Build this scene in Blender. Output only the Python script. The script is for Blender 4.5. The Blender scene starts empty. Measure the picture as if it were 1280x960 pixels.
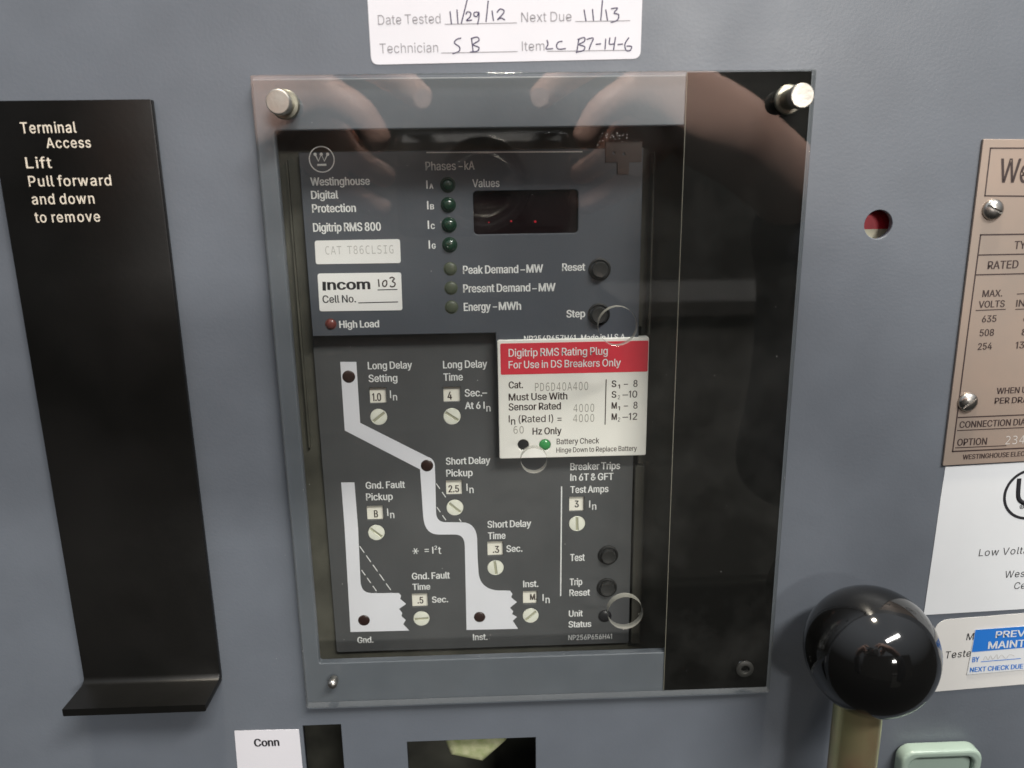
import bpy, bmesh, math, random
from mathutils import Vector, Matrix
random.seed(7)
scene = bpy.context.scene
C = scene.collection
PI = math.pi

# ------------------------------------------------------------------ camera
H = 0.24                    # distance of the lens from the steel panel (m)
F = 985.0                   # focal length in photo pixels (1280 wide)
CX, CY = 640.0, 480.0
dv = Vector((696 - CX, -(4368 - CY), -F)).normalized()      # world -Z in camera axes
Zc = -dv
Xc = Vector((32500 - CX, 226 + CY, -F))
Xc = (Xc - Xc.dot(Zc) * Zc).normalized()
Yc = Zc.cross(Xc)
R = Matrix((Xc, Yc, Zc))    # rows = world axes expressed in camera axes
cam_d = bpy.data.cameras.new('camera')
cam = bpy.data.objects.new('camera', cam_d)
C.objects.link(cam)
cam_d.sensor_fit = 'HORIZONTAL'
cam_d.sensor_width = 36
cam_d.lens = F / 1280 * 36
cam_d.clip_start = 0.01
cam_d.clip_end = 60
cam.matrix_world = Matrix.Translation((0, -H, 0)) @ R.to_4x4()
scene.camera = cam
cam_d.dof.use_dof = True
cam_d.dof.focus_distance = .262
cam_d.dof.aperture_fstop = 13

# ------------------------------------------------------------------ world, lamps, exposure
world = bpy.data.worlds.new('World')
scene.world = world
world.use_nodes = True
nt = world.node_tree
bg = nt.nodes['Background']
tc = nt.nodes.new('ShaderNodeTexCoord')
sp = nt.nodes.new('ShaderNodeSeparateXYZ')
mr = nt.nodes.new('ShaderNodeMapRange')
mr.inputs[1].default_value = 0.0
mr.inputs[2].default_value = 0.85
rm = nt.nodes.new('ShaderNodeValToRGB')
rm.color_ramp.elements[0].color = (0.032, 0.031, 0.029, 1)     # floor side of the room
rm.color_ramp.elements[1].color = (0.80, 0.85, 0.92, 1)      # ceiling side
nt.links.new(tc.outputs['Generated'], sp.inputs[0])
nt.links.new(sp.outputs[2], mr.inputs[0])
nt.links.new(mr.outputs[0], rm.inputs[0])
nt.links.new(rm.outputs[0], bg.inputs[0])
bg.inputs[1].default_value = 1.0

def area_lamp(name, direction, dist, sx, sy, watts, color):
    l = bpy.data.lights.new(name, 'AREA')
    l.shape = 'RECTANGLE'
    l.size = sx; l.size_y = sy
    l.energy = watts
    l.color = color
    o = bpy.data.objects.new(name, l)
    C.objects.link(o)
    d = Vector(direction).normalized()
    o.location = d * dist
    o.rotation_euler = d.to_track_quat('Z', 'Y').to_euler()
    return o
# long sides run along world X
area_lamp('ceiling_tube_light', (.34, -.62, .70), 2.0, .95, .17, 40, (1.0, .97, .92))
area_lamp('far_ceiling_tube_light', (.27, -.91, .21), 4.0, .75, .22, 60, (1.0, .97, .92))
area_lamp('overhead_lamp', (.03, -.12, 1.0), 1.6, .12, .12, 26, (1.0, .90, .74))

area_lamp('hand_fill_light', (-.08, .36, 1.0), 1.75, .5, .15, 150, (1.0, .96, .90))  # added fill lamp without a known source, brightens the mirrored hands

scene.view_settings.view_transform = 'Standard'
scene.view_settings.look = 'None'
scene.view_settings.exposure = 0
scene.view_settings.gamma = 1
try:
    scene.view_settings.use_curve_mapping = False
except Exception:
    pass
scene.cycles.max_bounces = 8
scene.cycles.transparent_max_bounces = 16
scene.cycles.use_denoising = True
scene.cycles.caustics_reflective = False
scene.cycles.caustics_refractive = False
scene.cycles.pixel_filter_type = 'BLACKMAN_HARRIS'
scene.cycles.filter_width = 1.55

# ------------------------------------------------------------------ helpers
def U(px, py, d=0.0):
    """photo pixel -> world point on the plane y = d"""
    v = Vector(((px - CX) / F, -(py - CY) / F, -1.0))
    w = R @ v
    t = (d + H) / w.y
    return Vector((0, -H, 0)) + w * t

def upx(px, py, d=0.0):
    """metres per pixel near that pixel on plane y = d"""
    return (U(px + .5, py, d) - U(px - .5, py, d)).length

def wloc(o):
    v = Vector((0, 0, 0))
    while o is not None:
        v += Vector(o.location); o = o.parent
    return v

def link(name, mesh, mat=None, parent=None, origin=None):
    """mesh has world coordinates; the origin is moved to its centre"""
    if origin is None:
        n = len(mesh.vertices)
        lo = Vector((min(v.co[i] for v in mesh.vertices) for i in range(3)))
        hi = Vector((max(v.co[i] for v in mesh.vertices) for i in range(3)))
        origin = (lo + hi) / 2
    mesh.transform(Matrix.Translation(-origin))
    if mat is not None:
        mesh.materials.clear(); mesh.materials.append(mat)
    mesh.name = name
    o = bpy.data.objects.new(name, mesh)
    C.objects.link(o)
    o.parent = parent
    o.location = origin - wloc(parent) if parent else origin
    return o

def place(name, mesh, loc, parent=None, mat=None, rot=0.0):
    """local mesh (shared) placed at a world point; rot turns it about the panel normal"""
    if mat is not None and not mesh.materials:
        mesh.materials.append(mat)
    o = bpy.data.objects.new(name, mesh)
    C.objects.link(o)
    o.parent = parent
    o.location = loc - wloc(parent) if parent else loc
    o.rotation_euler = (0, rot, 0)
    return o

def thing(name, label, cat, loc, group=None):
    o = bpy.data.objects.new(name, None)
    C.objects.link(o)
    o.location = loc
    o.empty_display_size = .01
    o['label'] = label; o['category'] = cat
    if group: o['group'] = group
    return o

def ev_mesh(o):
    dg = bpy.context.evaluated_depsgraph_get()
    dg.update()
    m = bpy.data.meshes.new_from_object(o.evaluated_get(dg))
    return m

FACE = Matrix(((1, 0, 0, 0), (0, 0, -1, 0), (0, 1, 0, 0), (0, 0, 0, 1)))   # local z -> world -y

def rrect(x0, z0, x1, z1, r=0.0, n=5):
    """counter-clockwise rounded rectangle"""
    if r <= 0: return [(x0, z0), (x1, z0), (x1, z1), (x0, z1)]
    out = []
    for cx, cz, a in ((x1 - r, z0 + r, -PI / 2), (x1 - r, z1 - r, 0), (x0 + r, z1 - r, PI / 2), (x0 + r, z0 + r, PI)):
        for k in range(n + 1):
            t = a + k / n * PI / 2
            out.append((cx + r * math.cos(t), cz + r * math.sin(t)))
    return out

def circ(cx, cz, r, n=32):
    return [(cx + r * math.cos(2 * PI * k / n), cz + r * math.sin(2 * PI * k / n)) for k in range(n)]

def sheet(loops, front, thick, bevel=0.0, segs=1):
    """plate from closed outlines in (x, z); the first is the rim, the others holes. front = world y of the face nearest the lens"""
    cu = bpy.data.curves.new('c', 'CURVE')
    cu.dimensions = '2D'
    cu.fill_mode = 'BOTH' if thick > 0 else 'FRONT'
    for lp in loops:
        s = cu.splines.new('POLY')
        s.points.add(len(lp) - 1)
        for i, p in enumerate(lp):
            s.points[i].co = (p[0], p[1], 0, 1)
        s.use_cyclic_u = True
    if thick > 0:
        cu.extrude = thick / 2 - bevel
        cu.bevel_depth = bevel
        cu.bevel_resolution = segs
        cu.offset = -bevel
    o = bpy.data.objects.new('c', cu)
    C.objects.link(o)
    m = ev_mesh(o)
    bpy.data.objects.remove(o)
    m.transform(FACE)
    m.transform(Matrix.Translation((0, front + thick / 2, 0)))
    return m

def quad_sheet(pts, front, thick=0.0, r=0.0, bevel=0.0):
    """world polygon from pixel corners projected on the plane y = front (corner rounding r in metres)"""
    w = [U(a, b, front) for a, b in pts]
    P = [(p.x, p.z) for p in w]
    if r > 0:
        out = []
        n = len(P)
        for i in range(n):
            p0, p1, p2 = Vector(P[i - 1]), Vector(P[i]), Vector(P[(i + 1) % n])
            a = (p0 - p1).normalized() * r; b = (p2 - p1).normalized() * r
            for k in range(6):
                t = k / 5
                q = (1 - t) ** 2 * (p1 + a) + 2 * t * (1 - t) * p1 + t ** 2 * (p1 + b)
                out.append((q.x, q.y))
        P = out
    return sheet([P], front, thick, bevel)

def lathe(profile, seg=28, smooth=True, cap=True):
    """profile of (radius, height towards the viewer), turned about the panel normal"""
    bm = bmesh.new()
    rings = []
    for r, h in profile:
        if r < 1e-7:
            rings.append([bm.verts.new((0, -h, 0))])
        else:
            rings.append([bm.verts.new((r * math.cos(2 * PI * k / seg), -h, r * math.sin(2 * PI * k / seg))) for k in range(seg)])
    for a, b in zip(rings, rings[1:]):
        for k in range(seg):
            q = (k + 1) % seg
            if len(a) == 1 and len(b) == 1: continue
            if len(a) == 1: bm.faces.new((a[0], b[k], b[q]))
            elif len(b) == 1: bm.faces.new((a[k], a[q], b[0]))
            else: bm.faces.new((a[k], a[q], b[q], b[k]))
    for ring in (rings[0], rings[-1]):
        if len(ring) > 2 and cap: bm.faces.new(ring)
    bmesh.ops.recalc_face_normals(bm, faces=bm.faces)
    m = bpy.data.meshes.new('lathe')
    bm.to_mesh(m); bm.free()
    if smooth:
        sm_angle(m, 35)
    return m

def sm_angle(m, deg):
    bm = bmesh.new(); bm.from_mesh(m)
    for f in bm.faces: f.smooth = True
    for e in bm.edges:
        if len(e.link_faces) == 2:
            e.smooth = e.calc_face_angle(0) < math.radians(deg)
    bm.to_mesh(m); bm.free()

def dome_profile(r, h, base=0.0, n=7, r_edge=None):
    return [(r, -base)] + [(r * math.cos(k / n * PI / 2), h * math.sin(k / n * PI / 2)) for k in range(n)] + [(0, h)]

def box_mesh(cx, cy, cz, sx, sy, sz, rot=0.0, bev=0.0):
    bm = bmesh.new()
    bmesh.ops.create_cube(bm, size=1)
    bmesh.ops.scale(bm, vec=(sx, sy, sz), verts=bm.verts)
    if bev > 0:
        bmesh.ops.bevel(bm, geom=bm.edges[:], offset=bev, segments=2, affect='EDGES', profile=.5)
    if rot: bmesh.ops.rotate(bm, cent=(0, 0, 0), matrix=Matrix.Rotation(rot, 3, 'Y'), verts=bm.verts)
    bmesh.ops.translate(bm, vec=(cx, cy, cz), verts=bm.verts)
    m = bpy.data.meshes.new('box'); bm.to_mesh(m); bm.free()
    return m

def boolean(mesh, cutter):
    a = bpy.data.objects.new('a', mesh); b = bpy.data.objects.new('b', cutter)
    C.objects.link(a); C.objects.link(b)
    md = a.modifiers.new('b', 'BOOLEAN'); md.operation = 'DIFFERENCE'; md.object = b; md.solver = 'EXACT'
    m = ev_mesh(a)
    bpy.data.objects.remove(a); bpy.data.objects.remove(b)
    sm_angle(m, 30)
    return m

def join(name, meshes, mat, parent=None, kind=None):
    bm = bmesh.new()
    for m in meshes:
        bm.from_mesh(m)
        bpy.data.meshes.remove(m)
    m = bpy.data.meshes.new(name); bm.to_mesh(m); bm.free()
    o = link(name, m, mat, parent)
    if kind: o['kind'] = kind
    return o

# ---- lettering: letter outlines, 'char width loop loop ...' in 1/500 em
GOTHIC_OUTLINES = '''A 240 8,0,101,254,138,254,231,0,197,0,143,151,132,186,116,239,122,239,106,185,95,151,42,0 55,71,55,99,185,99,185,71;B 228 30,0,30,254,120,254,145,252,164,245,179,235,190,221,197,205,199,187,198,172,193,160,187,150,178,143,157,133,157,131,169,129,181,123,192,114,201,102,207,86,209,68,207,50,200,33,189,20,172,9,150,2,123,0 62,29,122,29,148,31,165,40,174,53,178,68,176,81,171,92,163,102,153,109,140,114,124,115,62,115 62,143,119,143,132,144,144,148,154,155,161,163,166,174,168,186,165,202,156,214,141,223,120,226,62,226;C 255 134,-3,112,-2,93,4,75,12,59,25,46,40,35,58,27,78,22,101,20,127,22,153,27,176,35,197,46,215,59,230,75,242,93,251,112,256,134,258,152,256,170,252,186,245,201,236,213,224,224,209,231,193,236,174,204,174,200,186,195,197,179,214,158,224,134,228,111,225,92,216,75,202,62,182,54,157,52,127,54,97,62,72,75,53,92,38,112,29,134,26,158,30,179,40,195,57,204,80,236,80,232,62,224,45,214,31,201,19,186,9,170,2,152,-2;D 251 109,0,48,0,48,29,107,29,136,31,159,40,177,55,189,75,197,99,199,128,197,156,189,180,177,200,160,214,137,223,110,226,46,226,46,254,113,254,136,253,157,248,176,239,199,221,217,196,224,175,229,153,231,128,229,102,224,80,217,59,206,42,192,27,175,15,156,7,134,2 62,254,62,0,30,0,30,254;E 209 30,0,30,254,186,254,186,226,62,226,62,143,178,143,178,114,62,114,62,29,187,29,187,0;F 205 30,0,30,254,184,254,184,226,62,226,62,139,173,139,173,111,62,111,62,0;G 260 134,-3,113,-2,93,4,75,13,59,25,45,40,34,58,26,78,22,102,20,127,22,153,26,176,34,197,45,215,59,230,74,242,92,251,111,256,132,258,152,256,170,252,187,245,201,235,214,222,224,208,232,192,237,174,204,174,193,197,178,213,158,224,133,228,111,225,91,216,75,202,62,182,54,157,52,127,54,97,62,72,75,53,92,38,112,29,134,26,154,29,172,36,187,47,198,62,205,80,207,101,217,100,141,100,141,128,239,128,239,100,235,71,225,45,209,25,188,9,163,0;H 258 30,0,30,254,62,254,62,144,196,144,196,254,228,254,228,0,196,0,196,116,62,116,62,0;I 150 15,0,15,29,59,29,59,226,15,226,15,254,135,254,135,226,91,226,91,29,135,29,135,0;J 198 92,-3,62,2,38,16,26,31,19,50,16,73,16,86,49,86,49,73,52,52,61,37,75,28,92,25,110,28,124,37,133,52,136,73,136,254,168,254,168,73,166,50,159,31,147,16,123,2;K 233 52,73,52,108,69,131,87,152,106,172,182,254,224,254,115,138,114,138 30,0,30,254,62,254,62,167,62,112,62,97,62,0 186,0,94,130,114,155,224,0;L 196 30,0,30,254,62,254,62,29,180,29,180,0;M 314 30,0,30,254,76,254,138,94,144,79,150,61,156,42,161,24,154,24,159,41,165,61,171,79,176,94,238,254,284,254,284,0,252,0,252,145,252,163,252,184,253,207,253,229,256,229,249,205,241,181,234,161,228,145,171,0,143,0,85,145,79,160,72,181,64,204,56,229,59,229,60,208,60,186,61,164,61,145,61,0;N 262 30,0,30,254,68,254,171,91,181,75,194,53,207,27,202,27,200,54,199,79,199,97,199,254,232,254,232,0,193,0,101,145,89,165,74,191,54,226,59,227,61,192,62,164,62,145,62,0;O 267 133,-3,112,-2,93,4,75,12,59,25,46,40,35,58,27,78,22,101,20,127,22,153,27,176,35,197,46,215,59,230,75,242,93,251,112,256,133,258,154,256,174,251,192,242,207,230,221,215,232,197,240,176,245,153,246,127,245,101,240,78,232,58,221,40,207,25,192,12,174,4,154,-2 133,26,155,29,175,38,191,52,204,72,212,97,215,127,212,157,204,182,191,202,175,216,155,225,133,228,112,225,92,216,75,202,63,182,54,157,52,127,54,97,63,72,75,52,92,38,112,29;P 222 30,0,30,254,118,254,144,252,166,244,183,231,195,215,202,195,204,174,202,152,195,133,183,116,166,104,144,96,118,93,55,93,55,121,116,121,134,123,148,128,159,136,166,147,171,160,172,174,171,188,166,201,159,211,148,219,134,224,116,226,62,226,62,0;R 224 30,0,30,254,118,254,145,252,166,244,183,232,195,217,202,198,205,176,202,154,195,136,183,120,166,109,145,101,118,99,48,99,48,128,117,128,135,129,149,133,159,141,167,150,171,162,172,176,171,190,167,202,159,212,149,220,134,224,116,226,62,226,62,0 176,0,115,115,151,115,214,0;S 223 112,-4,86,-2,64,5,45,15,32,30,23,48,19,68,52,68,55,55,62,44,71,35,83,29,97,26,112,25,128,26,143,30,155,37,165,46,171,57,173,70,171,81,166,89,158,96,148,102,122,111,92,120,64,130,43,145,30,163,26,186,29,206,37,224,51,238,69,249,90,256,113,258,137,256,158,249,175,238,188,224,197,208,200,189,169,189,163,206,151,219,134,227,112,229,97,228,84,224,72,218,64,209,59,199,57,188,59,176,65,167,74,160,85,154,106,147,132,140,156,132,179,119,189,110,197,99,202,85,204,69,201,50,193,32,180,17,162,5,139,-2;T 224 16,226,16,254,208,254,208,226,128,226,128,0,96,0,96,226;U 259 129,-4,101,-1,77,8,57,22,42,40,33,62,30,87,30,254,62,254,62,89,64,72,70,57,80,44,93,34,110,28,129,26,149,28,165,34,178,44,188,57,194,72,196,89,196,254,228,254,228,87,225,62,216,40,201,22,182,8,157,-1;V 240 102,0,8,254,42,254,96,103,108,69,124,15,117,15,133,69,145,103,197,254,231,254,139,0;W 343 77,0,8,254,41,254,81,98,88,73,93,47,98,20,94,20,100,47,106,73,112,98,153,254,190,254,231,98,237,73,243,47,248,20,244,20,249,47,255,73,261,98,302,254,335,254,265,0,228,0,184,161,176,196,168,237,175,237,167,197,159,161,115,0;Y 236 102,0,102,104,8,254,45,254,96,172,111,146,125,115,112,115,125,146,140,172,190,254,227,254,134,104,134,0;a 195 80,-4,63,-3,47,2,34,11,24,22,17,37,15,54,17,69,21,80,29,90,39,97,63,105,89,110,117,113,133,117,136,121,138,127,138,128,137,139,133,148,128,156,120,161,110,164,98,165,85,164,74,161,59,150,50,137,20,146,28,161,39,173,52,182,66,188,82,191,97,192,119,190,143,180,153,172,161,160,166,145,168,126,168,0,138,0,138,26,136,26,126,12,108,1,95,-3 85,23,101,24,114,29,124,37,132,47,136,57,138,69,138,95,130,91,116,88,100,86,88,84,67,79,58,75,52,70,47,62,46,52,47,43,51,36,57,30,65,26;b 212 115,-4,99,-3,86,2,69,16,59,29,56,29,56,0,26,0,26,254,57,254,57,160,59,160,69,173,86,186,98,191,114,192,137,189,156,180,173,166,185,146,192,122,195,94,192,66,185,42,173,23,157,8,137,-1 110,23,126,26,140,33,150,44,158,58,162,75,164,95,162,114,158,131,150,145,140,156,126,163,110,165,94,163,80,156,70,145,62,131,58,114,56,95,58,75,62,58,70,43,81,32,94,26;c 198 104,-4,79,-1,58,8,41,23,28,43,20,66,17,94,20,122,28,146,41,165,58,180,79,189,104,192,130,189,152,178,170,161,181,138,151,131,145,145,135,155,121,162,104,165,86,162,72,155,62,144,54,129,50,112,48,94,50,75,54,59,62,44,72,33,86,26,104,23,121,26,135,33,146,44,152,59,181,51,177,39,171,28,153,11,130,0;d 212 98,-4,75,-1,56,8,39,23,27,42,20,66,17,94,20,122,27,146,40,166,56,180,75,189,98,192,114,191,126,186,144,173,153,160,155,160,155,254,186,254,186,0,156,0,156,29,153,29,143,16,126,2,113,-3 102,23,118,26,131,32,142,43,150,58,154,75,156,95,154,114,150,131,142,145,132,156,118,163,102,165,86,163,72,156,62,145,54,131,50,114,48,95,50,75,54,58,62,44,72,33,86,26;e 202 106,-4,80,-1,58,8,41,23,28,42,20,66,17,93,20,121,28,145,40,165,57,180,78,189,102,192,118,191,133,187,147,180,159,170,170,157,178,141,184,121,185,97,185,85,37,85,37,110,169,110,155,101,153,119,149,134,141,147,131,157,118,163,102,165,86,163,73,157,62,147,54,135,49,121,48,105,48,89,50,69,55,53,64,40,75,31,90,25,106,23,127,26,143,36,153,53,182,45,177,32,167,20,156,10,141,2,125,-3;f 127 114,190,114,164,3,164,3,190 40,0,40,216,42,231,48,243,56,252,67,259,80,264,94,265,111,263,121,260,114,234,107,236,97,237,85,235,77,230,72,221,71,209,71,0;g 212 103,-75,84,-74,67,-70,53,-63,41,-55,32,-45,25,-35,51,-20,61,-33,77,-44,89,-48,103,-49,124,-46,141,-38,152,-23,156,-3,156,34,153,34,143,21,126,8,113,4,97,2,76,5,56,13,40,27,27,45,20,68,17,96,20,123,27,147,40,166,56,180,76,189,98,192,114,191,127,186,144,173,154,159,156,159,156,190,186,190,186,-4,183,-27,175,-45,162,-59,145,-68,125,-73 102,30,118,32,132,38,142,47,150,61,155,77,156,96,155,115,150,132,142,146,132,156,118,163,102,165,86,163,72,156,62,145,54,131,50,115,48,96,50,78,54,61,62,48,73,38,86,32;h 205 57,113,57,0,26,0,26,254,57,254,57,144,51,144,62,166,76,181,93,189,114,192,132,190,147,184,160,174,170,160,176,142,178,120,178,0,148,0,148,118,145,137,136,152,123,161,105,165,92,163,80,159,71,151,63,141,58,129;i 83 26,0,26,190,57,190,57,0 42,221,34,223,27,227,22,234,21,242,22,249,27,256,34,260,42,262,50,260,57,256,61,249,63,242,61,234,57,227,50,223;j 83 26,190,57,190,57,-15,55,-31,51,-45,43,-56,32,-65,19,-70,2,-71,-5,-71,-5,-43,1,-43,12,-42,20,-36,25,-27,26,-15 42,221,33,223,27,227,22,234,20,242,22,249,27,256,33,260,42,262,50,260,57,256,61,249,63,242,61,234,57,227,50,223;k 190 55,68,55,106,60,106,142,190,180,190,92,100,88,100 26,0,26,254,57,254,57,0 147,0,74,93,95,114,186,0;l 94 70,-1,50,2,37,10,29,24,26,42,26,254,57,254,57,49,58,38,60,31,65,27,73,26,80,26,85,27,90,1,81,0;m 305 26,0,26,190,56,190,56,148,54,148,59,162,66,173,75,182,86,188,97,192,109,193,128,190,144,180,154,166,160,147,156,147,161,160,168,172,178,181,190,187,204,192,218,193,234,191,248,186,261,177,270,164,276,148,278,128,278,0,248,0,248,127,245,145,236,156,224,163,209,165,197,164,187,160,179,153,173,145,169,135,168,124,168,0,137,0,137,130,134,144,126,156,114,163,100,165,89,164,79,160,70,154,63,145,58,133,57,119,57,0;n 205 57,113,57,0,26,0,26,190,56,190,56,144,51,144,62,166,76,181,93,189,114,192,132,190,147,184,160,174,170,160,176,142,178,120,178,0,148,0,148,118,145,137,136,152,123,161,105,165,92,163,80,159,71,151,63,141,58,129;o 208 104,-4,79,-1,58,8,41,23,28,43,20,66,17,94,20,122,28,146,41,165,58,180,79,189,104,192,128,189,149,180,167,165,180,146,188,122,190,94,188,66,180,43,167,23,149,8,128,-1 104,23,121,26,135,33,146,44,153,59,158,75,159,94,158,112,153,129,146,144,135,155,121,162,104,165,86,162,72,155,62,144,54,129,50,112,48,94,50,75,54,59,62,44,72,33,86,26;p 212 26,-71,26,190,56,190,56,160,59,160,69,173,86,186,98,191,114,192,137,189,156,180,173,166,185,146,192,122,195,94,192,66,185,42,173,23,157,8,137,-1,115,-4,99,-3,86,2,69,16,59,29,57,29,57,-71 110,23,126,26,140,33,150,44,158,58,162,75,164,95,162,114,158,131,150,145,140,156,126,163,110,165,94,163,80,156,70,145,62,131,58,114,56,95,58,75,62,58,70,43,81,32,94,26;r 129 26,0,26,190,56,190,56,160,58,160,65,173,76,184,90,190,106,192,115,192,122,192,122,161,115,162,103,163,91,161,79,157,70,151,63,142,58,131,57,118,57,0;s 182 91,-4,72,-3,56,2,42,9,31,19,23,32,18,47,47,53,52,40,62,30,75,25,91,23,108,25,122,31,131,40,134,51,132,60,127,68,118,74,106,78,74,85,52,93,36,104,26,119,23,137,26,152,32,166,43,177,57,185,74,190,93,192,112,191,127,186,139,179,149,170,157,158,162,145,134,139,129,149,121,158,110,164,94,166,78,164,65,158,57,150,54,139,56,129,62,122,72,116,86,111,115,105,137,97,153,86,162,71,165,53,163,37,156,24,145,12,130,3,112,-2;t 114 102,190,102,164,3,164,3,190 32,236,63,236,63,49,64,38,68,31,75,26,85,25,92,26,101,27,106,1,96,-1,84,-2,62,1,46,11,36,26,32,46;u 205 91,-3,73,-1,57,5,44,15,34,29,28,47,26,69,26,190,57,190,57,72,60,52,68,37,82,28,100,25,113,27,124,31,134,38,142,48,146,61,148,76,148,190,178,190,178,0,149,0,149,46,154,46,143,23,128,8,111,0;v 195 81,0,9,190,42,190,83,78,93,43,103,10,92,10,101,43,112,78,152,190,186,190,113,0;w 283 69,0,11,190,43,190,67,107,77,68,87,21,82,21,93,67,103,107,126,190,158,190,181,107,191,68,201,21,196,21,206,68,217,107,240,190,272,190,215,0,184,0,159,86,152,112,145,140,138,169,145,169,138,140,131,112,124,86,99,0;x 189 10,0,86,109,85,86,14,190,50,190,74,153,90,127,104,103,88,103,101,127,116,153,141,190,176,190,104,84,104,107,179,0,143,0,115,43,100,68,86,91,102,91,89,68,74,43,46,0;y 195 24,-69,31,-43,36,-44,52,-44,59,-42,65,-37,70,-29,75,-18,81,-1,9,190,42,190,83,78,93,43,103,10,92,10,101,43,112,78,152,190,186,190,102,-29,88,-54,79,-62,70,-68,58,-71,46,-73,32,-72;z 190 21,0,21,23,127,160,127,161,24,161,24,190,166,190,166,165,63,30,63,28,169,28,169,0;0 226 113,-3,87,0,65,12,47,31,34,57,28,77,25,101,24,127,25,153,29,177,34,197,47,223,65,242,87,254,113,258,139,254,161,242,179,223,192,197,198,177,201,153,203,127,201,101,198,77,192,57,179,31,162,12,139,0 113,25,130,28,145,37,157,52,165,72,170,97,172,127,170,157,165,182,157,203,145,218,130,227,113,230,96,227,81,218,70,203,61,182,56,157,55,127,56,97,61,72,70,52,81,37,96,28;1 226 38,0,38,27,195,27,195,0 138,254,138,0,106,0,106,224,105,224,43,179,43,213,99,254;2 226 32,0,32,24,117,114,141,141,155,163,159,174,160,186,158,198,154,209,146,218,136,224,125,228,112,230,98,228,86,224,76,216,69,207,65,195,63,181,33,181,35,202,43,221,55,237,71,248,91,255,112,258,134,255,153,248,169,237,180,223,188,205,190,186,189,172,185,159,178,145,168,129,133,90,76,30,76,28,194,28,194,0;3 226 109,-3,87,-1,66,5,49,15,35,29,26,46,22,66,55,66,57,54,63,44,72,35,83,30,95,26,109,25,124,26,137,30,149,37,157,46,163,58,164,72,163,86,158,98,149,109,137,117,121,122,100,124,78,124,78,150,144,224,144,226,35,226,35,254,186,254,186,230,106,139,106,144,132,144,154,138,172,127,185,111,194,93,196,72,194,51,185,33,172,18,154,6,133,-1;4 226 20,53,20,79,123,254,155,254,54,83,54,81,206,81,206,53 141,0,141,61,141,73,141,159,171,159,171,0;5 226 111,-3,89,-1,70,6,54,16,41,30,33,47,30,65,61,65,63,54,69,44,77,36,87,30,98,26,111,25,125,27,138,32,149,41,157,52,162,66,164,81,162,97,157,111,148,122,137,131,124,137,109,138,84,134,73,129,64,123,34,126,48,254,183,254,183,226,75,226,67,151,68,151,77,157,89,162,101,166,115,167,131,165,147,160,161,153,172,143,182,130,189,116,194,99,195,82,193,58,184,38,171,21,154,8,134,-1;6 226 113,-3,91,-1,71,7,55,20,42,37,34,58,32,81,34,100,40,119,51,142,69,170,126,254,161,254,75,131,73,131,82,144,98,153,117,157,139,155,158,147,173,136,185,120,192,101,194,79,192,56,184,36,171,20,155,7,135,-1 113,24,127,26,139,31,149,40,157,51,162,64,164,79,162,94,157,107,149,118,139,126,127,131,113,133,99,131,87,126,77,118,69,107,64,94,62,79,64,64,69,51,77,40,87,31,99,26;7 226 48,0,162,224,162,226,31,226,31,254,195,254,195,224,82,0;8 226 113,-3,89,-1,68,6,50,17,37,31,29,48,26,68,27,83,32,98,40,110,50,121,63,128,76,132,76,133,59,141,46,154,38,171,35,190,38,209,45,225,57,239,73,249,92,256,113,258,134,256,153,249,169,239,181,225,188,209,191,190,188,171,180,154,167,141,150,133,150,132,163,128,175,121,186,110,194,98,199,83,200,68,198,48,189,31,176,17,158,6,137,-1 113,25,129,26,142,30,153,37,161,46,166,57,168,69,166,83,161,94,153,104,141,111,128,116,113,118,98,116,84,111,73,104,65,94,59,83,58,69,59,57,64,46,73,37,84,30,97,26 113,145,126,146,137,150,146,157,153,165,158,176,159,188,158,200,154,210,147,218,137,225,126,229,113,230,100,229,89,225,79,218,72,210,68,200,66,188,68,176,72,165,79,157,89,150,100,146;9 226 113,258,135,255,155,247,171,234,184,217,192,197,194,173,192,155,186,135,175,112,157,84,100,0,65,0,151,124,154,124,144,111,128,101,109,97,87,100,68,107,53,119,41,134,34,154,32,176,34,198,42,218,55,235,71,247,91,255 113,230,99,228,87,223,77,215,69,204,64,191,63,176,64,161,69,148,77,137,87,129,99,123,113,122,127,123,139,129,149,137,157,147,162,160,164,175,162,190,157,204,149,215,139,223,127,228;. 94 48,-2,39,-1,31,4,26,12,25,20,26,29,31,37,39,42,48,43,56,42,64,37,69,29,70,20,69,12,64,4,56,-1;, 94 19,-60,34,36,68,36,42,-60;- 226 168,122,168,94,57,94,57,122;– 175 175,122,175,94,0,94,0,122;& 224 98,-3,75,-1,55,6,39,17,27,31,19,48,17,67,19,82,24,95,32,106,42,117,70,139,108,168,118,176,127,187,131,202,129,214,123,223,113,228,101,230,84,227,72,216,69,208,68,199,73,182,84,164,102,142,219,0,182,0,86,116,60,146,44,172,39,185,38,199,40,215,45,229,55,241,67,249,82,255,100,257,118,255,133,249,145,241,154,230,160,217,162,202,157,181,146,162,128,146,77,109,64,98,55,87,50,77,48,66,50,54,55,44,62,35,71,29,83,25,96,23,111,25,125,30,139,37,150,48,160,61,168,76,173,93,174,112,204,112,202,90,198,72,185,46,172,31,166,23,152,12,135,3,117,-2;( 136 44,103,46,132,50,162,54,182,60,202,66,221,76,247,88,270,118,270,95,214,81,157,77,129,76,103,80,57,94,8,118,-48,88,-48,75,-23,64,2,56,27,49,53,46,78;) 136 18,-48,43,9,56,58,61,103,60,129,56,157,41,214,18,270,48,270,60,247,71,221,77,202,82,182,86,162,90,132,92,103,91,78,87,52,81,27,72,1,61,-24,48,-48;= 226 36,122,36,151,190,151,190,122 36,48,36,77,190,77,190,48'''
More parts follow.
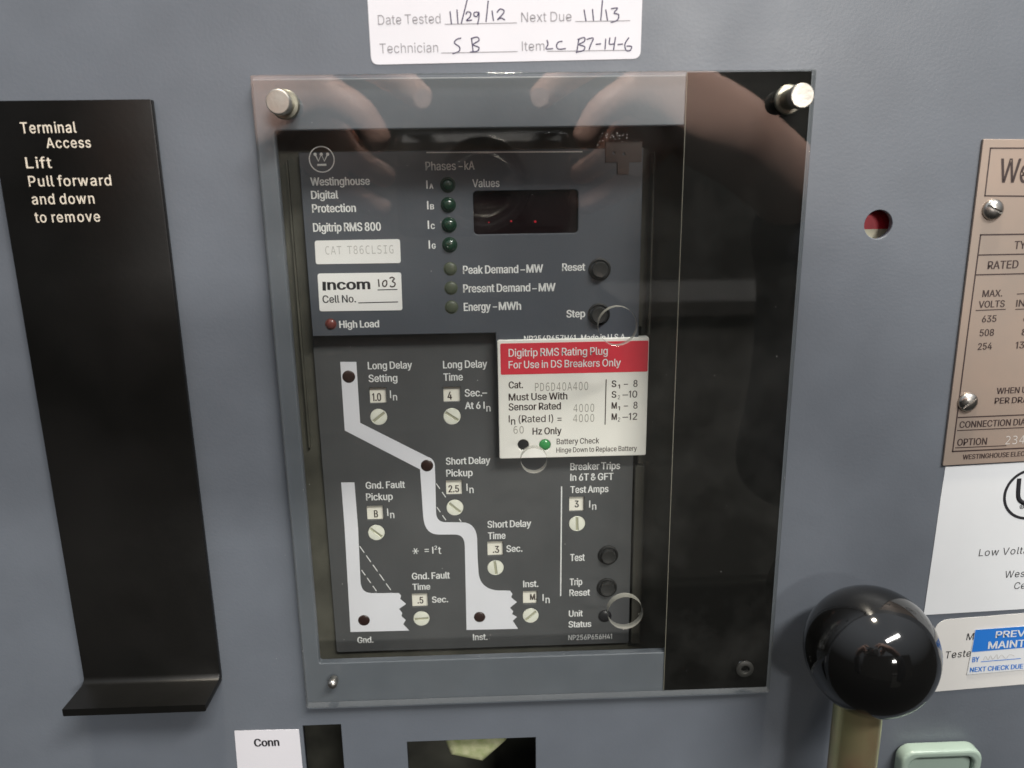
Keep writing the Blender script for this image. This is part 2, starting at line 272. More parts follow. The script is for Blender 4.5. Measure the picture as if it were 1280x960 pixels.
TYPED_OUTLINES = '''A 215 107,229,70,96,144,96 86,260,128,260,208,0,171,0,152,68,61,68,42,0,6,0;C 215 186,9,159,-1,129,-5,98,-1,72,11,51,30,36,57,27,90,24,130,27,169,36,202,52,229,73,249,98,261,129,265,159,261,186,250,186,214,173,224,159,231,144,235,129,236,99,229,78,210,68,189,62,162,61,130,62,97,68,71,78,50,99,30,129,24,144,25,159,29,173,36,186,45;D 215 76,29,102,31,123,39,138,51,147,69,153,96,155,130,153,164,147,191,138,209,123,221,102,229,76,231,59,231,59,29 76,260,112,256,142,246,164,228,180,203,189,170,192,130,189,89,180,57,164,32,142,14,112,4,76,0,24,0,24,260;G 215 192,21,177,10,160,2,142,-3,122,-5,91,-1,66,11,45,30,30,57,20,90,17,130,21,169,30,202,45,229,66,249,92,261,123,265,139,263,154,260,169,254,183,246,183,210,169,222,154,230,139,234,123,236,93,229,71,210,62,189,56,162,54,130,56,97,62,70,71,50,92,30,122,24,142,26,158,35,158,104,120,104,120,133,192,133;I 215 35,260,179,260,179,230,124,230,124,30,179,30,179,0,35,0,35,30,89,30,89,230,35,230;L 215 37,260,72,260,72,30,198,30,198,0,37,0;P 215 69,231,69,133,110,133,132,137,148,146,158,162,162,182,158,203,148,218,132,228,110,231 34,260,110,260,137,258,159,251,176,240,188,225,196,206,198,182,196,159,188,139,176,124,159,113,137,107,110,104,69,104,69,0,34,0;S 215 176,251,176,215,160,224,144,231,128,235,111,236,89,233,72,224,61,211,57,193,60,178,67,167,81,159,102,152,121,148,152,137,174,121,187,99,191,71,188,48,181,29,168,14,150,4,128,-3,101,-5,64,-1,27,11,27,48,47,37,65,29,83,25,101,24,125,26,142,35,154,50,157,69,155,86,147,99,133,108,112,114,93,119,62,129,40,143,28,163,24,188,26,210,34,228,47,244,65,255,85,262,110,265,141,261;T 215 8,260,206,260,206,230,125,230,125,0,89,0,89,230,8,230;0 215 84,131,85,139,90,147,98,152,107,154,116,152,123,147,128,139,130,131,129,122,123,114,116,109,107,107,98,109,90,114,85,121 107,237,85,230,70,210,64,190,59,163,58,130,59,97,64,70,70,49,85,29,107,23,128,29,144,49,150,70,154,97,156,130,154,163,150,190,144,210,128,230 107,265,132,261,153,249,170,231,182,204,189,171,191,130,189,89,182,55,170,29,153,10,132,-1,107,-5,81,-1,60,10,44,29,32,55,25,89,23,130,25,171,32,204,44,231,60,249,81,261;4 215 128,228,46,91,128,91 122,260,163,260,163,91,197,91,197,62,163,62,163,0,128,0,128,62,17,62,17,95;6 215 172,254,172,222,149,232,123,235,94,229,72,210,63,190,57,166,55,136,65,151,78,163,94,170,112,172,135,169,155,162,171,149,182,131,189,109,191,83,189,57,182,36,170,18,154,5,134,-2,110,-5,83,-1,61,9,44,27,32,53,25,87,23,130,26,170,34,204,48,230,68,249,92,261,122,265,147,262 110,144,89,140,74,128,65,109,61,83,65,58,74,39,89,27,110,22,130,26,145,38,154,57,157,83,154,110,145,129,130,140;8 215 107,123,86,120,71,110,61,94,58,73,61,52,71,36,86,26,107,22,128,26,143,36,153,52,156,73,153,94,143,110,128,120 76,138,56,146,41,159,32,177,29,197,34,225,50,246,65,257,84,263,107,265,129,263,149,257,164,246,180,225,185,197,182,177,173,159,158,146,138,138,161,129,178,115,188,95,192,70,186,38,169,15,152,4,131,-3,107,-5,82,-3,62,4,45,15,28,38,22,69,26,95,36,115,53,129 64,194,66,176,75,162,88,154,107,151,126,154,139,162,148,176,150,194,148,213,139,226,126,235,107,237,88,235,75,226,66,213;1 215 47,30,101,30,101,228,42,215,42,247,101,260,136,260,136,30,190,30,190,0,47,0;2 215 65,30,184,30,184,0,26,0,26,30,83,90,117,127,131,146,140,162,145,175,146,189,143,208,133,223,118,232,98,235,82,234,65,229,28,212,28,247,63,260,98,265,121,262,142,256,159,244,176,221,182,191,180,174,175,158,164,140,149,121,121,89;3 215 135,139,157,130,174,115,184,96,188,72,185,50,177,31,163,15,145,4,123,-3,97,-5,60,-2,24,8,24,43,59,29,93,25,118,28,137,38,149,54,153,75,149,96,137,111,119,121,95,124,68,124,68,153,95,153,117,156,133,164,143,177,147,194,143,211,134,224,119,232,98,235,66,232,31,221,31,253,69,262,98,265,122,263,142,256,159,246,176,223,181,195,178,175,169,159,155,147;B 215 64,124,64,29,106,29,132,32,149,40,159,54,162,75,159,97,149,112,131,121,106,124 64,231,64,153,105,153,127,155,142,162,150,175,153,194,150,211,142,222,127,229,105,231 29,260,106,260,130,258,151,252,167,243,183,222,189,194,186,173,177,156,163,145,143,139,166,132,183,117,194,97,198,71,192,40,174,18,156,8,134,2,106,0,29,0;5 215 36,260,167,260,167,230,68,230,68,166,83,171,98,172,123,169,144,161,162,148,175,130,183,109,186,83,183,58,175,36,161,19,142,5,120,-2,93,-5,55,-2,25,6,25,42,57,29,90,25,116,28,135,40,146,58,150,83,146,108,134,127,115,138,89,142,61,139,36,129'''
def _load(txt):
    out = {}
    for e in txt.split(';'):
        p = e[2:].split(' ')
        out[e[0]] = (int(p[0]), [[int(v) for v in q.split(',')] for q in p[1:]])
    return out
GOTHIC = _load(GOTHIC_OUTLINES)
TYPED = _load(TYPED_OUTLINES)
GOTHIC['I'] = (92, [[30, 0, 30, 254, 62, 254, 62, 0]])
GOTHIC['1'] = (132, [[62, 0, 62, 208, 18, 180, 18, 212, 66, 254, 94, 254, 94, 0]])
TYPED['0'] = (TYPED['0'][0], sorted(TYPED['0'][1], key=lambda l: min(l[0::2]))[:2])
GOTHIC['X'] = (235, [[8, 0, 96, 130, 12, 254, 52, 254, 117, 158, 182, 254, 220, 254, 138, 130, 226, 0, 186, 0, 117, 100, 48, 0]])
from mathutils.geometry import tessellate_polygon
def area2(l): return sum(l[k - 1][0] * l[k][1] - l[k][0] * l[k - 1][1] for k in range(len(l))) / 2
def inside(p, l):
    c = False
    for k in range(len(l)):
        (x0, y0), (x1, y1) = l[k - 1], l[k]
        if (y0 > p[1]) != (y1 > p[1]) and p[0] < (x1 - x0) * (p[1] - y0) / (y1 - y0) + x0: c = not c
    return c
def swell(l, off, sgn):
    """move every edge outwards by off"""
    q = l; n = len(q); out = []
    for k in range(n):
        b = q[k]
        i0 = k - 1
        while math.hypot(q[i0][0] - b[0], q[i0][1] - b[1]) < 1e-5 and i0 > k - n: i0 -= 1
        i1 = (k + 1) % n; t_ = 0
        while math.hypot(q[i1][0] - b[0], q[i1][1] - b[1]) < 1e-5 and t_ < n: i1 = (i1 + 1) % n; t_ += 1
        a, c = q[i0], q[i1]
        d1 = (b[0] - a[0], b[1] - a[1]); d2 = (c[0] - b[0], c[1] - b[1])
        l1 = math.hypot(*d1) or 1; l2 = math.hypot(*d2) or 1
        n1 = (d1[1] / l1 * sgn, -d1[0] / l1 * sgn); n2 = (d2[1] / l2 * sgn, -d2[0] / l2 * sgn)
        dt = max(-.2, n1[0] * n2[0] + n1[1] * n2[1])
        out.append((b[0] + off * (n1[0] + n2[0]) / (1 + dt), b[1] + .35 * off * (n1[1] + n2[1]) / (1 + dt)))
    return out
def layout(s, font, gap):
    x = 0; loops = []
    for c in s:
        if c == ' ': x += (75 if font is GOTHIC else 160) * gap; continue
        if c not in font: continue
        w, L = font[c]
        for q in L: loops.append([(q[k] + x, q[k + 1]) for k in range(0, len(q), 2)])
        x += w * gap
    xs = [p[0] for l in loops for p in l]
    return loops, min(xs), max(xs)
def T(s, x0, y0, x1, cap, d, y1=None, bold=.2, gap=1.0, shear=0.0, frag=None, lift=.00006, xh=None, font=None, lim=.05):
    """one line of print: starts at pixel (x0, y0) on its baseline, ends at x1 (or frag does), capitals cap pixels high;
    bold = how many pixels the outline is swollen"""
    font = font or GOTHIC
    loops, a, b = layout(s, font, gap)
    if frag: _, _, b = layout(frag, font, gap)
    P0 = U(x0, y0, d)
    if y1 is None:
        w = U(x1, y0, d).x - P0.x; ang = 0.0
    else:
        P1 = U(x1, y1, d); w = (P1 - P0).length; ang = math.atan2(P1.z - P0.z, P1.x - P0.x)
    capw = U(x0, y0 - cap, d).z - P0.z
    refh = max(p[1] for l in layout('x' if xh else 'H' if 'H' in font else 'D', font, 1)[0] for p in l)
    off = min(bold, cap * lim) * upx(x0, y0, d)
    sx = (w - 2 * off) / (b - a); sz = (capw - 2 * off) / refh
    K = 1000.0                                   # millimetres
    P = [[((px - a + pz * shear) * sx * K, pz * sz * K) for px, pz in l] for l in loops]
    ar = [area2(l) for l in P]
    sgn = 1 if sum(ar) > 0 else -1
    outer = [k for k in range(len(P)) if ar[k] * sgn > 0]
    holes = [k for k in range(len(P)) if ar[k] * sgn <= 0]
    own = {k: [] for k in outer}
    for h in holes:
        cand = [k for k in outer if inside(P[h][0], P[k])]
        if cand: own[min(cand, key=lambda k: abs(ar[k]))].append(h)
    vs, fs = [], []
    for n_, k in enumerate(outer):
        raw = [P[k]] + [P[h] for h in own[k]]
        grp = [swell(g_, off * K, sgn) for g_ in raw]
        base = len(vs); up3 = (n_ % 3) * .0015
        for g_ in grp: vs += [((x / K) + off, (y / K) + off, up3 / K) for x, y in g_]
        for t in tessellate_polygon([[Vector((x, y, 0)) for x, y in g_] for g_ in raw]):
            fs.append(tuple(base + i for i in t))
    m = bpy.data.meshes.new('t'); m.from_pydata(vs, [], fs)
    bm = bmesh.new(); bm.from_mesh(m)
    for f in bm.faces:
        f.normal_update()
        if f.normal.z < 0: f.normal_flip()
    bm.to_mesh(m); bm.free()
    m.transform(Matrix.Translation(Vector((P0.x, d - lift, P0.z))) @ Matrix.Rotation(-ang, 4, 'Y') @ FACE)
    return m

def curve_through(pts, n=4):
    out = []
    P = [pts[0]] + list(pts) + [pts[-1]]
    for k in range(1, len(P) - 2):
        a, b, c, e = P[k - 1:k + 3]
        for j in range(n):
            t = j / n
            out.append(tuple(.5 * (2 * b[i] + (c[i] - a[i]) * t + (2 * a[i] - 5 * b[i] + 4 * c[i] - e[i]) * t * t + (3 * b[i] - a[i] - 3 * c[i] + e[i]) * t ** 3) for i in (0, 1)))
    return out + [pts[-1]]
def strokes(lines, width, d, lift=.00005, res=1, smooth=False):
    """pen strokes given as pixel polylines"""
    if smooth: lines = [curve_through(l) if len(l) > 2 else l for l in lines]
    cu = bpy.data.curves.new('s', 'CURVE'); cu.dimensions = '3D'
    cu.use_fill_caps = True
    cu.bevel_resolution = res
    for ln in lines:
        s = cu.splines.new('POLY'); s.points.add(len(ln) - 1)
        for i, p in enumerate(ln):
            w = U(p[0], p[1], d); s.points[i].co = (w.x, w.y - lift, w.z, 1)
    px, py = lines[0][0]
    cu.bevel_depth = width * upx(px, py, d) / 2
    o = bpy.data.objects.new('s', cu); C.objects.link(o)
    m = ev_mesh(o); bpy.data.objects.remove(o)
    for v in m.vertices:                       # flatten the strokes to a skin of ink
        v.co.y = (d - lift) + (v.co.y - (d - lift)) * .08
    return m

def bar(x0, y0, x1, y1, w, d, lift=.00005):
    """straight printed rule between two pixels, w pixels wide"""
    A, B = U(x0, y0, d), U(x1, y1, d)
    h = w * upx(x0, y0, d) / 2
    t = (B - A).normalized(); n = Vector((-t.z, 0, t.x)) * h
    P = [A + n, A - n, B - n, B + n]
    m = bpy.data.meshes.new('bar')
    m.from_pydata([(p.x, d - lift, p.z) for p in P], [], [(0, 1, 2, 3)])
    return m

# ------------------------------------------------------------------ materials
def mat(name, col, rough=.5, metal=0.0, spec=.5, noise=0.0, nscale=60, bump=0.0, bscale=400, coat=0.0, emit=None, rnoise=0.0, tint=None):
    m = bpy.data.materials.new(name); m.use_nodes = True
    n = m.node_tree; b = n.nodes['Principled BSDF']
    b.inputs['Base Color'].default_value = (*col, 1)
    b.inputs['Roughness'].default_value = rough
    b.inputs['Metallic'].default_value = metal
    b.inputs['Specular IOR Level'].default_value = spec
    if coat: b.inputs['Coat Weight'].default_value = coat; b.inputs['Coat Roughness'].default_value = .08
    co = n.nodes.new('ShaderNodeTexCoord')
    if noise or tint:
        nz = n.nodes.new('ShaderNodeTexNoise'); nz.inputs['Scale'].default_value = nscale
        nz.inputs['Detail'].default_value = 6
        n.links.new(co.outputs['Object'], nz.inputs['Vector'])
        r = n.nodes.new('ShaderNodeValToRGB')
        r.color_ramp.elements[0].position = .3; r.color_ramp.elements[1].position = .7
        k0 = tuple(c * (1 - noise) for c in col); k1 = tint if tint else tuple(min(1, c * (1 + noise)) for c in col)
        r.color_ramp.elements[0].color = (*k0, 1); r.color_ramp.elements[1].color = (*k1, 1)
        n.links.new(nz.outputs[0], r.inputs[0]); n.links.new(r.outputs[0], b.inputs['Base Color'])
    if rnoise:
        nz2 = n.nodes.new('ShaderNodeTexNoise'); nz2.inputs['Scale'].default_value = nscale * .7
        nz2.inputs['Detail'].default_value = 8
        n.links.new(co.outputs['Object'], nz2.inputs['Vector'])
        q = n.nodes.new('ShaderNodeMapRange')
        q.inputs[1].default_value = .3; q.inputs[2].default_value = .7
        q.inputs[3].default_value = max(0, rough - rnoise); q.inputs[4].default_value = min(1, rough + rnoise)
        n.links.new(nz2.outputs[0], q.inputs[0]); n.links.new(q.outputs[0], b.inputs['Roughness'])
    if bump:
        nz3 = n.nodes.new('ShaderNodeTexNoise'); nz3.inputs['Scale'].default_value = bscale
        nz3.inputs['Detail'].default_value = 3
        n.links.new(co.outputs['Object'], nz3.inputs['Vector'])
        bp = n.nodes.new('ShaderNodeBump'); bp.inputs['Strength'].default_value = bump
        bp.inputs['Distance'].default_value = .0002
        n.links.new(nz3.outputs[0], bp.inputs['Height']); n.links.new(bp.outputs[0], b.inputs['Normal'])
    if emit:
        b.inputs['Emission Color'].default_value = (*emit[:3], 1); b.inputs['Emission Strength'].default_value = emit[3]
    return m

M = {}
M['paint'] = mat('grey_blue_enamel', (.128, .143, .167), .42, noise=.06, nscale=45, bump=.18, bscale=1100, rnoise=.06)
M['frame'] = mat('grey_frame_enamel', (.130, .146, .167), .40, noise=.06, nscale=70, bump=.12, bscale=900)
M['black_cover'] = mat('black_enamel', (.0045, .0045, .004), .40, noise=.3, nscale=28, bump=.12, bscale=700, rnoise=.12, spec=.3, tint=(.007, .0065, .006))
M['scuff'] = mat('scuffed_black', (.022, .022, .02), .5, noise=.5, nscale=90, bump=.4, bscale=600)
M['inside'] = mat('cabinet_dark', (.045, .045, .036), .7, noise=.5, nscale=60)
M['housing'] = mat('olive_housing', (.055, .053, .042), .6, noise=.3, nscale=80)
M['face_up'] = mat('slate_faceplate', (.084, .094, .112), .45, noise=.05, nscale=50, bump=.15, bscale=1500)
M['face_low'] = mat('charcoal_faceplate', (.088, .091, .094), .5, noise=.08, nscale=50, bump=.15, bscale=1500)
M['print'] = mat('white_print', (.86, .87, .86), .55)
M['cream_print'] = mat('cream_engraving', (.78, .70, .58), .6)
M['mimic'] = mat('mimic_white', (.82, .83, .88), .5, noise=.03, nscale=40)
M['ink'] = mat('black_ink', (.018, .018, .022), .5)
M['brown_ink'] = mat('brown_ink', (.045, .028, .026), .5)
M['grey_ink'] = mat('grey_ink', (.34, .32, .28), .6)
M['pale_ink'] = mat('pale_ink', (.50, .49, .47), .6)
M['soft_ink'] = mat('soft_grey_ink', (.25, .24, .26), .6)
M['pen'] = mat('ballpoint', (.055, .045, .10), .5)
M['paper'] = mat('white_paper', (.68, .67, .71), .55, noise=.02, nscale=60)
M['paper_w'] = mat('white_label', (.72, .74, .76), .45, noise=.02, nscale=50)
M['paper_c'] = mat('cream_label', (.70, .69, .67), .5, noise=.03, nscale=50)
M['plug'] = mat('cream_plug', (.90, .89, .83), .45, noise=.03, nscale=60)
M['red'] = mat('red_print', (.74, .045, .07), .45, noise=.05)
M['dial'] = mat('ivory_dial', (.84, .85, .74), .4, noise=.08, nscale=300)
M['drum'] = mat('ivory_drum', (.90, .88, .78), .5)
M['lens_dark'] = mat('display_filter', (.010, .005, .006), .12, coat=.5)
M['lamp_green'] = mat('green_lens', (.009, .040, .022), .25, coat=.6)
M['lamp_olive'] = mat('olive_lens', (.078, .092, .062), .4)
M['lamp_red'] = mat('red_lens', (.17, .045, .038), .3, coat=.4)
M['lamp_brown'] = mat('dull_brown_lens', (.035, .017, .014), .3, coat=.3)
M['lamp_bright'] = mat('clear_green_lens', (.06, .32, .10), .2, coat=.5)
M['lamp_black'] = mat('dark_lens', (.02, .02, .022), .35)
M['glow'] = mat('red_segment', (.3, .0, .01), .4, emit=(1, .02, .05, .16))
M['button'] = mat('dark_button', (.035, .035, .034), .35, coat=.2)
M['socket'] = mat('black_socket', (.008, .008, .008), .6)
M['slot'] = mat('shaded_slot', (.42, .42, .31), .6)  # strip in each dial slot, its shade painted into the colour
M['label_in'] = mat('bright_label', (.88, .88, .86), .5)
M['bezel'] = mat('olive_bezel', (.085, .083, .066), .55, noise=.3, nscale=70)
M['bezel_edge'] = mat('lit_edge', (.26, .25, .20), .5)  # light caught along the black strip's edge, put in as a paler colour
M['bolt'] = mat('pale_zinc_bolt', (.50, .58, .26), .35, metal=.3, noise=.25, nscale=300, bump=.5, bscale=500, tint=(.66, .66, .42))
M['strip'] = mat('black_backing_paint', (.003, .003, .0025), .6, spec=.1)
M['skin'] = mat('skin', (.60, .38, .31), .55, noise=.12, nscale=30)
M['nail'] = mat('fingernail', (.70, .50, .44), .3)
M['sleeve'] = mat('dark_sleeve', (.03, .035, .05), .8)
M['camera_body'] = mat('black_camera_body', (.015, .015, .015), .4)
M['camera_ring'] = mat('camera_ring', (.5, .48, .42), .25, metal=1)
M['camera_glass'] = mat('camera_glass', (.005, .005, .008), .05, coat=.5)
M['steel'] = mat('satin_steel', (.46, .44, .40), .46, metal=1, bump=.25, bscale=1200, rnoise=.08, nscale=300)
M['steel_side'] = mat('turned_steel', (.30, .29, .24), .38, metal=1)
M['screw'] = mat('dull_screw', (.46, .44, .41), .3, metal=1, rnoise=.12, nscale=400)
M['nameplate'] = mat('etched_copper_plate', (.37, .31, .265), .40, metal=.35, noise=.06, nscale=30, tint=(.43, .33, .27))
M['ball'] = mat('black_phenolic', (.004, .004, .004), .085, coat=.25, rnoise=.05, nscale=120, bump=.05, bscale=260)
M['flag_red'] = mat('red_flag', (.42, .012, .03), .4, noise=.2, nscale=200)
M['flag_cream'] = mat('cream_flag', (.52, .50, .38), .5)
M['jade'] = mat('pale_green_plastic', (.33, .42, .36), .25, noise=.04)
M['blue'] = mat('blue_print', (.02, .18, .62), .5)
M['stamp'] = mat('bright_stamp', (.80, .76, .72), .35, metal=.4)
M['bronze'] = mat('bronze_clip', (.065, .040, .032), .5)
M['dust'] = mat('dust_white', (.6, .6, .58), .8)
M['edge_cream'] = mat('bare_edge', (.60, .58, .50), .4)

def zinc(name):
    m = bpy.data.materials.new(name); m.use_nodes = True
    n = m.node_tree; b = n.nodes['Principled BSDF']
    co = n.nodes.new('ShaderNodeTexCoord'); mp = n.nodes.new('ShaderNodeMapping')
    mp.inputs['Scale'].default_value = (1, 1, .45)
    nz = n.nodes.new('ShaderNodeTexNoise'); nz.inputs['Scale'].default_value = 75; nz.inputs['Detail'].default_value = 9
    r = n.nodes.new('ShaderNodeValToRGB')
    e = r.color_ramp.elements
    e[0].position = .3; e[0].color = (.62, .34, .22, 1)
    e[1].position = .7; e[1].color = (.52, .58, .28, 1)
    x = e.new(.5); x.color = (.72, .60, .34, 1)
    n.links.new(co.outputs['Object'], mp.inputs[0]); n.links.new(mp.outputs[0], nz.inputs['Vector'])
    n.links.new(nz.outputs[0], r.inputs[0]); n.links.new(r.outputs[0], b.inputs['Base Color'])
    b.inputs['Metallic'].default_value = .85; b.inputs['Roughness'].default_value = .24
    bp = n.nodes.new('ShaderNodeBump'); bp.inputs['Strength'].default_value = .3; bp.inputs['Distance'].default_value = .0002
    n.links.new(nz.outputs[0], bp.inputs['Height']); n.links.new(bp.outputs[0], b.inputs['Normal'])
    return m
M['zinc'] = zinc('yellow_zinc')

def clear(name):
    """acrylic sheet: clear body, mirror-like surface after Fresnel, a trace of dusty haze"""
    m = bpy.data.materials.new(name); m.use_nodes = True
    n = m.node_tree; n.nodes.clear()
    out = n.nodes.new('ShaderNodeOutputMaterial')
    tr = n.nodes.new('ShaderNodeBsdfTransparent'); tr.inputs[0].default_value = (.985, .988, .98, 1)
    gl = n.nodes.new('ShaderNodeBsdfGlossy'); gl.inputs['Roughness'].default_value = .012
    df = n.nodes.new('ShaderNodeBsdfDiffuse'); df.inputs[0].default_value = (.72, .72, .68, 1)
    fr = n.nodes.new('ShaderNodeFresnel'); fr.inputs['IOR'].default_value = 1.5
    ge = n.nodes.new('ShaderNodeNewGeometry')
    inv = n.nodes.new('ShaderNodeMath'); inv.operation = 'SUBTRACT'; inv.inputs[0].default_value = 1
    n.links.new(ge.outputs['Backfacing'], inv.inputs[1])
    mu = n.nodes.new('ShaderNodeMath'); mu.operation = 'MULTIPLY'
    n.links.new(fr.outputs[0], mu.inputs[0]); n.links.new(inv.outputs[0], mu.inputs[1])
    m2 = n.nodes.new('ShaderNodeMath'); m2.operation = 'MULTIPLY'; m2.inputs[1].default_value = 2.1
    n.links.new(mu.outputs[0], m2.inputs[0])
    co = n.nodes.new('ShaderNodeTexCoord')
    nz = n.nodes.new('ShaderNodeTexNoise'); nz.inputs['Scale'].default_value = 22; nz.inputs['Detail'].default_value = 9
    nz.inputs['Roughness'].default_value = .65
    n.links.new(co.outputs['Object'], nz.inputs['Vector'])
    q = n.nodes.new('ShaderNodeMapRange')
    q.inputs[1].default_value = .45; q.inputs[2].default_value = .78; q.inputs[3].default_value = .002; q.inputs[4].default_value = .03
    n.links.new(nz.outputs[0], q.inputs[0])
    qi = n.nodes.new('ShaderNodeMath'); qi.operation = 'MULTIPLY'
    n.links.new(q.outputs[0], qi.inputs[0]); n.links.new(inv.outputs[0], qi.inputs[1])
    a = n.nodes.new('ShaderNodeMixShader'); b = n.nodes.new('ShaderNodeMixShader')
    n.links.new(qi.outputs[0], a.inputs[0]); n.links.new(tr.outputs[0], a.inputs[1]); n.links.new(df.outputs[0], a.inputs[2])
    n.links.new(m2.outputs[0], b.inputs[0]); n.links.new(a.outputs[0], b.inputs[1]); n.links.new(gl.outputs[0], b.inputs[2])
    n.links.new(b.outputs[0], out.inputs[0])
    return m
M['acrylic'] = clear('clear_acrylic')

def clear_edge(name):
    m = bpy.data.materials.new(name); m.use_nodes = True
    n = m.node_tree; n.nodes.clear()
    out = n.nodes.new('ShaderNodeOutputMaterial')
    tr = n.nodes.new('ShaderNodeBsdfTransparent'); tr.inputs[0].default_value = (.9, .92, .9, 1)
    pb = n.nodes.new('ShaderNodeBsdfPrincipled'); pb.inputs['Base Color'].default_value = (.25, .25, .225, 1)
    pb.inputs['Roughness'].default_value = .6
    a = n.nodes.new('ShaderNodeMixShader'); a.inputs[0].default_value = .6
    n.links.new(tr.outputs[0], a.inputs[1]); n.links.new(pb.outputs[0], a.inputs[2]); n.links.new(a.outputs[0], out.inputs[0])
    return m
M['acrylic_edge'] = clear_edge('sawn_acrylic_edge')
M['acrylic_rim'] = clear_edge('polished_acrylic_rim')
for n_ in M['acrylic_rim'].node_tree.nodes:
    if n_.type == 'MIX_SHADER': n_.inputs[0].default_value = .35
    if n_.type == 'BSDF_PRINCIPLED': n_.inputs['Base Color'].default_value = (.16, .17, .19, 1)

# ------------------------------------------------------------------ the steel front panel and what is behind it
UP, LP, PD = .0138, .0183, .0128       # depths of upper faceplate, lower faceplate, rating plug face
FR = -.0030                            # front of the grey frame
PX = -.0066                            # front of the clear cover
PT = .0030                             # its thickness

def xz(p): return (p.x, p.z)
def hole_quad(pts, d=0.0): return [xz(U(a, b, d)) for a, b in pts]

op_x0 = (U(345, 165, FR).x + U(397, 828, FR).x) / 2
op_x1 = U(846, 500, FR).x
op_z1 = U(600, 160, FR).z
op_z0 = (U(397, 828, FR).z + U(825, 817, FR).z) / 2
s1 = U(378.4, 907.2); s1b = U(426, 907)
slot1 = rrect(s1.x, -.30, s1b.x, s1.z)
s2 = U(508.7, 927.2); s2b = U(669.5, 922)
slot2 = rrect(s2.x, -.26, s2b.x, (s2.z + s2b.z) / 2)
ih = U(1098, 280.6)
loops = [rrect(-.33, -.34, .40, .20), rrect(op_x0 - .003, op_z0 - .003, op_x1 + .003, op_z1 + .003),
         slot1, slot2, circ(ih.x, ih.z, 17.4 * upx(1098, 280), 40)]
panel = link('steel_panel', sheet(loops, 0, .0022, .0002), M['paint'])
panel['kind'] = 'structure'

inner = []
for c in ((0, .075, -.07, .73, .001, .54), (-.32, .039, -.07, .001, .07, .54), (.40, .039, -.07, .001, .07, .54),
          (.035, .039, .199, .73, .07, .001), (.035, .039, -.339, .73, .07, .001)):
    inner.append(box_mesh(*c))
cab = join('cabinet_interior', inner, M['inside']); cab['kind'] = 'structure'

# ------------------------------------------------------------------ terminal cover at the left
tcov = thing('terminal_cover', 'long black steel cover marked Terminal Access with a bent lip at its foot', 'access cover', U(190, 848, 0))
TF = -.0032
xa = (U(188, 124, TF).x + U(276, 848, TF).x) / 2
xb = (U(1, 236, TF).x + U(104, 846, TF).x) / 2
zt = U(100, 125, TF).z
zb = U(190, 850, TF).z
zl0 = U(164, 885, -.0175).z
prof = []            # (y, z) outline of the bent sheet: front surface then back
th = .0022
lipy = -.0178
def bentsheet():
    pts_f = [(TF, zt), (TF, zb + .002)]
    for k in range(1, 6):
        a = k / 5 * PI / 2
        pts_f.append((TF - .002 * (1 - math.cos(a)), zb + .002 - .002 * math.sin(a)))
    pts_f.append((lipy, zb + .0003))
    pts_b = [(lipy, zb - th)]
    pts_b += [(TF + .0005, zb - th)]
    for k in range(4, -1, -1):
        a = k / 5 * PI / 2
        pts_b.append((TF + th * 1 - (.0042) * (1 - math.cos(a)) if False else TF + th * math.cos(a * .6), zb + .002 - (.002 + th) * math.sin(a)))
    pts_b.append((TF + th, zt))
    prof = pts_f + pts_b
    bm = bmesh.new()
    cols = []
    n = 1
    for x in (xb, xa):
        cols.append([bm.verts.new((x, y, z)) for y, z in prof])
    L = len(prof)
    for i in range(L):
        j = (i + 1) % L
        bm.faces.new((cols[0][i], cols[0][j], cols[1][j], cols[1][i]))
    bm.faces.new(cols[0]); bm.faces.new(cols[1])
    bmesh.ops.recalc_face_normals(bm, faces=bm.faces)
    # round the outline edges a little
    es = [e for e in bm.edges if abs(e.verts[0].co.x - e.verts[1].co.x) < 1e-9]
    bmesh.ops.bevel(bm, geom=es, offset=.0004, segments=2, affect='EDGES', profile=.5)
    m = bpy.data.meshes.new('b'); bm.to_mesh(m); bm.free()
    sm_angle(m, 30)
    return m
link('cover_plate', bentsheet(), M['black_cover'], tcov)
L = [T('Terminal', 26.8, 166.8, 96.3, 14, TF, gap=1.12, bold=0.17), T('Access', 58.8, 185.2, 114.3, 13, TF, gap=1.12, bold=0.17),
     T('Lift', 33.3, 210.5, 65.5, 14, TF, gap=1.15, bold=0.17), T('Pull forward', 36.8, 233.3, 140, 13.5, TF, gap=1.12, bold=0.17),
     T('and down', 40.8, 255.7, 118.8, 13.5, TF, gap=1.12, bold=0.17), T('to remove', 44.5, 278.3, 126, 13.3, TF, gap=1.14, bold=0.17)]
join('lettering', L, M['cream_print'], tcov)

# ------------------------------------------------------------------ grey frame round the window
fx0 = (U(313, 96, FR).x + U(384, 884, FR).x) / 2
fx1 = (U(1019, 90, FR).x + U(961, 863, FR).x) / 2
fz1 = U(600, 96, FR).z
fz0 = (U(384, 888, FR).z + U(830, 872, FR).z) / 2
frame = thing('window_frame', 'grey painted steel frame around the trip unit opening, behind the clear cover', 'frame', Vector(((fx0 + fx1) / 2, 0, fz0)))
fo = rrect(fx0, fz0, fx1, fz1, .0006, 2)
link('frame_plate', sheet([fo, rrect(op_x0, op_z0, op_x1, op_z1, .0008, 3)], FR, .0029, .0004, 2), M['frame'], frame)
scr = lathe([(.0016, -.002), (.0016, .0006), (.0014, .0012), (.0009, .0016), (0, .00175)], 20)
sp_ = U(416, 854, PX)
place('screw', scr, Vector((sp_.x, PX, sp_.z)), frame, M['screw'])

